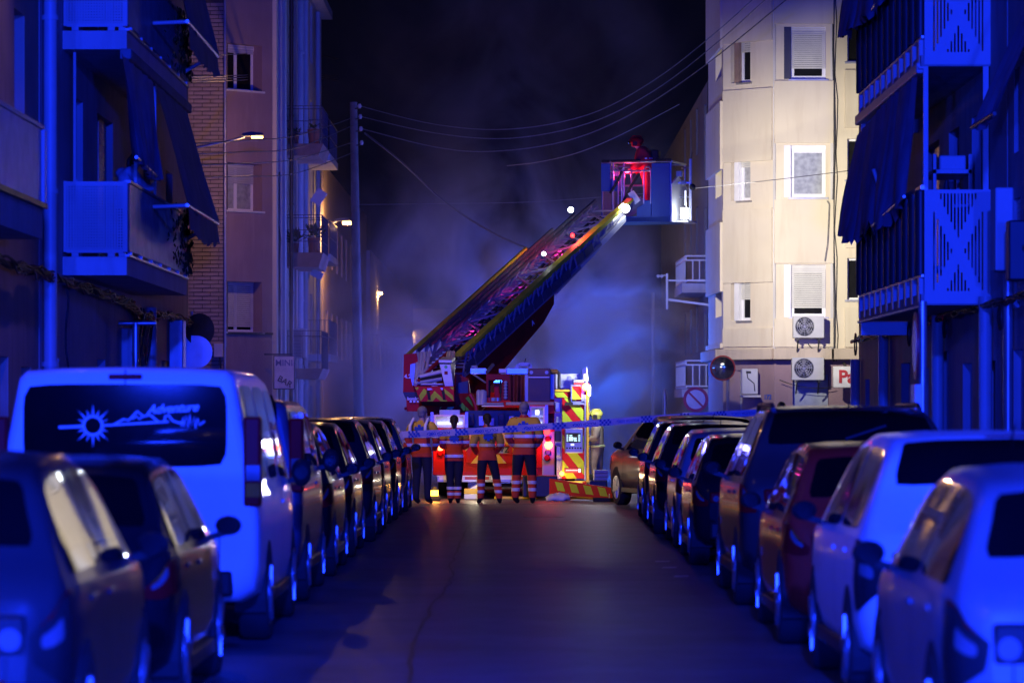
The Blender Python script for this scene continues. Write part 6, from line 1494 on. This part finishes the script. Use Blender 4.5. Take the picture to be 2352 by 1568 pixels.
    if helmet:
        hm = MB().sphere((hc.x, hc.y-.004*h, hc.z-.004*h), .074*h, 0, 18, (.92, 1.15, 1.0), half=True); hm.tube([(hc.x, hc.y-.004*h, hc.z-.05*h), (hc.x, hc.y-.004*h, hc.z+.0*h)], [.062*h, .071*h], 18)
        hm.tube([(hc.x, hc.y-.085*h, hc.z+.015*h), (hc.x, hc.y-.05*h, hc.z+.07*h), (hc.x, hc.y+.04*h, hc.z+.075*h), (hc.x, hc.y+.09*h, hc.z+.02*h)], .010*h, 6)
        hm = hm.build('helmet', helmet, t, True)
        for s in (-1, 1): MB().box(hc.x+s*.070*h-.006*h, hc.x+s*.070*h+.006*h, hc.y-.02*h, hc.y+.035*h, hc.z-.045*h, hc.z+.005*h, ch=.004).build('ear_guard', BLACK, hm, True)
        MB().tube([(hc.x-.05*h, hc.y+.075*h, hc.z+.0*h), (hc.x, hc.y+.095*h, hc.z+.002*h), (hc.x+.05*h, hc.y+.075*h, hc.z+.0*h)], .013*h, 8).build('visor', GLASS, hm, True)
    return t, D, jk if jacket else None
yoke_lo = {}
ARMF = dict(el=(-.142, .03, .64), er=(.142, .03, .64), wl=(-.03, .12, .625), wr=(.03, .12, .615), hl=(.0, .125, .62), hr=(-.005, .13, .61))
ARMF2 = dict(el=(-.16, .0, .64), er=(.16, .0, .64), wl=(-.10, .10, .55), wr=(.10, .10, .55), hl=(-.07, .125, .54), hr=(.07, .125, .54))
GP = 'ambulance crew watching from behind the tape'
PY = 66.5
L1 = 'man at the left of the crew in vest with white shoulder straps, dark trousers'; yoke_lo[L1] = .71
p1, D1_, j1 = person(L1, (px(970, PY), PY-.2, 0), math.radians(-22), 1.76, {**ARMF2, 'wl': (-.12, .06, .50), 'hl': (-.11, .08, .47)}, 1.05, ORANGE_RED, NAVY, hair=HAIR_GREY, bands=(.685, .595), yoke=YELLOW_CLOTH, star=True, group=GP)
for s in (-1, 1): MB().tube([(s*.085*1.76, -.118*1.76, .70*1.76), (s*.085*1.76, -.113*1.76, .79*1.76), (s*.08*1.76, -.03*1.76, .865*1.76)], [.03, .03, .025], 6).build('shoulder_strap', REFLECT, j1, True)
L2 = 'woman with long dark hair and folded arms, leg bands low at her ankles'; yoke_lo[L2] = .72
person(L2, (px(1043, PY), PY+.05, 0), 0, 1.60, {**ARMF, 'al': (-.038, -.01, .05), 'ar': (.038, -.01, .05), 'kl': (-.045, .006, .28), 'kr': (.045, .006, .28), 'tl': (-.045, .085, .018), 'tr': (.045, .085, .018)}, 1.12, ORANGE_RED, NAVY, bands=(.685, .53), tbands=(.17, .105), tcuff=(.14, ORANGE_RED), yoke=YELLOW_CLOTH, star=True, ponytail=.14, group=GP)
L3 = 'woman with short ponytail standing with legs apart, red collar'; yoke_lo[L3] = .655
person(L3, (px(1119, PY), PY-.05, 0), math.radians(10), 1.63, {**ARMF2, 'al': (-.075, -.01, .05), 'ar': (.135, -.01, .05), 'kl': (-.066, .006, .28), 'kr': (.105, .006, .28), 'tl': (-.085, .085, .018), 'tr': (.155, .075, .018)}, .98, ORANGE_RED, NAVY, bands=(.64,), tbands=(.205, .13), tcuff=(.265, ORANGE_RED), yoke=YELLOW_CLOTH, star=True, ponytail=.10, collar=SIGN_RED, group=GP)
L4 = 'tall grey haired man with medical star on his jacket and red collar'; yoke_lo[L4] = .665
person(L4, (px(1204, PY), PY, 0), math.radians(-7), 1.84, {**ARMF2, 'al': (-.088, -.01, .05), 'ar': (.085, -.01, .05), 'kl': (-.075, .006, .28), 'kr': (.075, .006, .28)}, 1.15, ORANGE_RED, NAVY, hair=HAIR_GREY, bands=(.655, .565), tbands=(.205, .135), tcuff=(.275, ORANGE_RED), yoke=YELLOW_CLOTH, star=True, collar=SIGN_RED, group=GP)
fy = 80.3
_, Df, jf = person('firefighter in sand coloured suit and lime helmet beside the pumper', (Z3(550, 0, fy).x, fy, 0), math.radians(82), 1.66, {'wl': (-.10, .10, .62), 'hl': (-.08, .13, .63), 'el': (-.15, .0, .64), 'wr': (.09, .11, .64), 'hr': (.07, .14, .65), 'kl': (-.055, .05, .28), 'kr': (.07, -.02, .28)}, 1.3, TAN_SUIT, TAN_SUIT, bulk=1.5, helmet=LIME, bands=(), tbands=())
# lime bands on the suit
LIMEB = mat('lime_reflective_band', (.66, .74, .32), .4)
MB().tube([(.115*1.66*math.cos(i*PI/10)*1.12, .092*1.66*math.sin(i*PI/10), .535*1.66) for i in range(21)], .032, 6).build('reflective_band', LIMEB, jf, True)
bf = bk.matrix_basis @ Vector((kx(1478), .42, kz(500)))
_, Db, jb = person('firefighter in red suit and helmet bending over the basket rail', bf, math.radians(78), 1.80, {'chest': (0, .05, .71), 'neck': (0, .09, .80), 'nk2': (0, .115, .835), 'head': (0, .15, .865), 'top': (0, .16, .925), 'sl': (-.112, .07, .775), 'sr': (.112, .07, .775), 'el': (-.15, .11, .64), 'er': (.15, .10, .64), 'wl': (-.12, .20, .56), 'wr': (.12, .19, .56), 'hl': (-.11, .235, .55), 'hr': (.11, .225, .55)}, 1.35, RED_SUIT, RED_SUIT, helmet=RED, bands=(), tbands=(.12,), bulk=1.9)
for zz, yy, r in ((.70, .05, .138), (.54, .0, .125)): MB().tube([(r*1.8*math.cos(i*PI/10), (yy+r*.82*math.sin(i*PI/10))*1.8, zz*1.8) for i in range(21)], .022, 6).build('reflective_band', REFLECT, jb, True)
ap = MB().box(-.15, .15, -.22, -.05, 1.1, 1.45, ch=.04).build('breathing_pack', BLACK, jb, True)
person('dark haired bystander standing beyond the roof railed black car', (px(1795, 78), 78, 0), 0, 1.86, {}, 1.0, NAVY, NAVY)
person('woman leaning on the left balcony rail behind the perforated panel', (-5.42, 50.6, 3.68), math.radians(-60), 1.6, {'chest': (0, .04, .71), 'neck': (0, .07, .80), 'nk2': (0, .09, .835), 'head': (0, .115, .87), 'top': (0, .11, .93), 'wl': (-.10, .2, .62), 'hl': (-.08, .23, .61), 'wr': (.10, .2, .64), 'hr': (.08, .22, .66), 'el': (-.15, .1, .65), 'er': (.15, .1, .65)}, 1.0, mat('pale_blue_shirt', (.4, .45, .55), .8), NAVY, ponytail=.12)

# ------------------------------------------------------------------ signs, mirror and posts
ns = thing('no_parking_sign', 'round no parking sign with diagonal bar on a pole before the cream house', 'sign', (px(1598, 84), 84.06, 0))
c = P(1598, 917, 84); R_ = 29*84/F
MB().tube([c, c+Vector((0, .02, 0))], R_, 40, smooth=False).build('disc', SIGN_RED, ns); MB().tube([c-Vector((0, .003, 0)), c-Vector((0, .0005, 0))], R_*.76, 40, smooth=False).build('centre', SIGN_WHITE, ns)
MB().poly([c+Vector((x*math.cos(-.79)-z*math.sin(-.79), -.006, x*math.sin(-.79)+z*math.cos(-.79))) for x, z in ((-R_*.78, -.022), (R_*.78, -.022), (R_*.78, .022), (-R_*.78, .022))], (0, .0025, 0)).build('bar', SIGN_RED, ns)
MB().tube([(c.x, 84.06, 0), (c.x, 84.06, c.z+.2)], .03, 10).build('pole', GREY_METAL, ns)
a = P(1568, 958, 84); b = P(1636, 947, 84); MB().box(a.x, b.x, 84.0, 84.02, a.z, b.z).build('lower_plate', SIGN_WHITE, ns)  # added white plate standing in for a pale van roof
cm = thing('traffic_mirror', 'round convex traffic mirror on a pole in front of the cream house corner', 'mirror', (px(1672, 88), 88.1, 0))
c = P(1660, 845, 88); R_ = 29*88/F; nn = Vector((-.12, -1, -.10)).normalized(); Q = nn.to_track_quat('Z', 'Y').to_matrix().to_4x4(); Q.translation = c
vs_, fs = [], []; nr_, na = 8, 32; cap_r = R_*1.35
for i in range(nr_+1):
    rr = R_*.93*i/nr_; zz = math.sqrt(cap_r**2-rr*rr)-math.sqrt(cap_r**2-(R_*.93)**2)
    for j in range(na): vs_.append(Q @ Vector((rr*math.cos(2*PI*j/na), rr*math.sin(2*PI*j/na), zz)))
for i in range(nr_):
    for j in range(na): fs.append((i*na+j, (i+1)*na+j, (i+1)*na+(j+1) % na, i*na+(j+1) % na))
MB().add(vs_, fs, 0, True).build('glass', MIRROR, cm)
MB().tube([Q @ Vector((R_*.97*math.cos(2*PI*j/36), R_*.97*math.sin(2*PI*j/36), 0)) for j in range(37)], .014, 6).build('rim', DEEP_RED, cm)
MB().tube([Q @ Vector((0, 0, -.02)), Q @ Vector((0, 0, -.03))], R_*.95, 32).build('back_shell', ORANGE_LENS, cm)
MB().tube([(px(1672, 88), 88.12, 0), (px(1672, 88), 88.12, c.z+.1)], .04, 10).build('pole', CONCRETE, cm); MB().bar((px(1672, 88), 88.1, c.z), c+Vector((0, .05, 0)), .04).build('clamp', GREY_METAL, cm)
bo = thing('steel_post', 'shiny round topped steel post left of the no parking sign', 'post', (px(1527, 86), 86, 0))
MB().tube([(px(1527, 86), 86, 0), (px(1527, 86), 86, pz(905, 86)), (px(1527, 86), 86, pz(893, 86))], [.055, .055, .02], 12).build('shaft', STEEL, bo); MB().tube([(px(1527, 86), 86, 0), (px(1527, 86), 86, .3)], .075, 12).build('base', STEEL, bo)
ls = thing('traffic_sign', 'two sign plates seen from behind at the end of the left pavement', 'sign', (px(440, 65.6), 65.6, 0))
MB().tube([(px(441, 65.6), 65.6, .13), (px(441, 65.6), 65.6, pz(715, 65.6))], .03, 10).build('pole', GREY_METAL, ls)
c = P(458, 757, 65.4); q = Vector((.6, -1, 0)).normalized(); MB().tube([c, c+q*.015], .29, 32, smooth=False).build('round_plate', DARK_METAL, ls)
x0, xm, r = px(413, 65.3), px(450, 65.3), .29; zc = pz(808, 65.3)
MB().poly([(x0, 65.3, zc-r), (xm, 65.3, zc-r)]+[(xm+r*math.sin(i*PI/14), 65.3, zc-r*math.cos(i*PI/14)) for i in range(1, 14)]+[(xm, 65.3, zc+r), (x0, 65.3, zc+r)], (0, .015, 0)).build('rounded_plate', GREY_METAL, ls)
jx = thing('junction_box', 'small grey junction box between the sign plates and the brick strip', 'box', (px(503, 91.9), 91.9, pz(822, 91.9)))
MB().box(px(492, 91.9), px(513, 91.9), 91.75, 91.97, pz(820, 91.9), pz(789, 91.9), ch=.01).build('casing', WHITE_METAL, jx); MB().tube([(px(505, 91.7), 91.74, pz(820, 91.9)), (px(508, 91.7), 91.72, pz(850, 91.9)), (px(512, 91.7), 91.74, pz(905, 91.9))], .02, 6).build('cable', CABLE, jx)
rs = thing('traffic_sign', 'round traffic sign seen edge on with small plate below on the right pavement', 'sign', (px(2119, 36), 36, .13))
cx = px(2119, 36); MB().tube([(cx, 36, .13), (cx, 36, pz(692, 36))], .042, 12).build('pole', STEEL, rs)
c = Vector((px(2104, 36), 35.93, pz(795, 36))); q = Vector((-1, .03, 0)).normalized(); dsc = MB().tube([c, c+q*.02], .33, 32, smooth=False).build('disc', SIGN_RED, rs); MB().tube([c+q*.021, c+q*.024], .25, 32, smooth=False).build('centre', SIGN_WHITE, dsc)
MB().box(px(2094, 36), px(2110, 36), 35.7, 36.1, pz(950, 36), pz(883, 36), ch=.004).build('lower_plate', SIGN_WHITE, rs)

# ------------------------------------------------------------------ smoke
def volume(name, x0, x1, y0, y1, z0, z1, dens, aniso=.25):
    o = MB().box(x0, x1, y0, y1, z0, z1).build(name, None, None, kind='stuff'); o.data.materials.clear()
    m = bpy.data.materials.new(name+'_volume'); m.use_nodes = True; nt = m.node_tree; N, L = nt.nodes, nt.links; N.clear()
    out = N.new('ShaderNodeOutputMaterial'); pv = N.new('ShaderNodeVolumePrincipled'); pv.inputs['Color'].default_value = (.8, .8, .84, 1); pv.inputs['Anisotropy'].default_value = aniso
    tc = N.new('ShaderNodeTexCoord'); mp = N.new('ShaderNodeMapping'); mp.inputs['Scale'].default_value = (.36, .06, .32); L.new(tc.outputs['Object'], mp.inputs[0])
    no = N.new('ShaderNodeTexNoise'); no.inputs['Scale'].default_value = 1.0; no.inputs['Detail'].default_value = 6; no.inputs['Roughness'].default_value = .6; no.inputs['Distortion'].default_value = 1.1
    L.new(mp.outputs[0], no.inputs['Vector'])
    mr = N.new('ShaderNodeMapRange'); mr.inputs['From Min'].default_value = .44; mr.inputs['From Max'].default_value = .63; mr.inputs['To Min'].default_value = .025; mr.inputs['To Max'].default_value = 1.0; L.new(no.outputs['Fac'], mr.inputs['Value'])
    sp = N.new('ShaderNodeSeparateXYZ'); L.new(tc.outputs['Object'], sp.inputs[0])
    hz = N.new('ShaderNodeMapRange'); hz.interpolation_type = 'SMOOTHSTEP'; hz.inputs['From Min'].default_value = 2.0; hz.inputs['From Max'].default_value = 8.5; hz.inputs['To Min'].default_value = 1.0; hz.inputs['To Max'].default_value = .03; L.new(sp.outputs['Z'], hz.inputs['Value'])
    hx = N.new('ShaderNodeMapRange'); hx.interpolation_type = 'SMOOTHSTEP'; hx.inputs['From Min'].default_value = -5.5; hx.inputs['From Max'].default_value = .5; hx.inputs['To Min'].default_value = .16; L.new(sp.outputs['X'], hx.inputs['Value'])
    hy = N.new('ShaderNodeMapRange'); hy.interpolation_type = 'SMOOTHSTEP'; hy.inputs['From Min'].default_value = 100; hy.inputs['From Max'].default_value = 122; hy.inputs['To Min'].default_value = 1.0; hy.inputs['To Max'].default_value = .12; L.new(sp.outputs['Y'], hy.inputs['Value'])
    h3 = N.new('ShaderNodeMapRange'); h3.interpolation_type = 'SMOOTHSTEP'; h3.inputs['From Min'].default_value = 2.6; h3.inputs['From Max'].default_value = 4.4; h3.inputs['To Min'].default_value = 1.0; h3.inputs['To Max'].default_value = .12; L.new(sp.outputs['X'], h3.inputs['Value'])
    h4 = N.new('ShaderNodeMath'); h4.operation = 'MULTIPLY'; L.new(h3.outputs[0], h4.inputs[0]); L.new(hy.outputs[0], h4.inputs[1])
    hq = N.new('ShaderNodeMath'); hq.operation = 'MULTIPLY'; L.new(hx.outputs[0], hq.inputs[0]); L.new(h4.outputs[0], hq.inputs[1])
    a = N.new('ShaderNodeMath'); a.operation = 'MULTIPLY'; L.new(mr.outputs[0], a.inputs[0]); L.new(hz.outputs[0], a.inputs[1])
    b = N.new('ShaderNodeMath'); b.operation = 'MULTIPLY'; L.new(a.outputs[0], b.inputs[0]); L.new(hq.outputs[0], b.inputs[1])
    c = N.new('ShaderNodeMath'); c.operation = 'MULTIPLY'; c.inputs[1].default_value = dens; L.new(b.outputs[0], c.inputs[0])
    L.new(c.outputs[0], pv.inputs['Density']); L.new(pv.outputs[0], out.inputs['Volume']); o.data.materials.append(m); return o
volume('smoke', -6.0, 5.2, 82.0, 150.0, -.4, 14.0, .26)
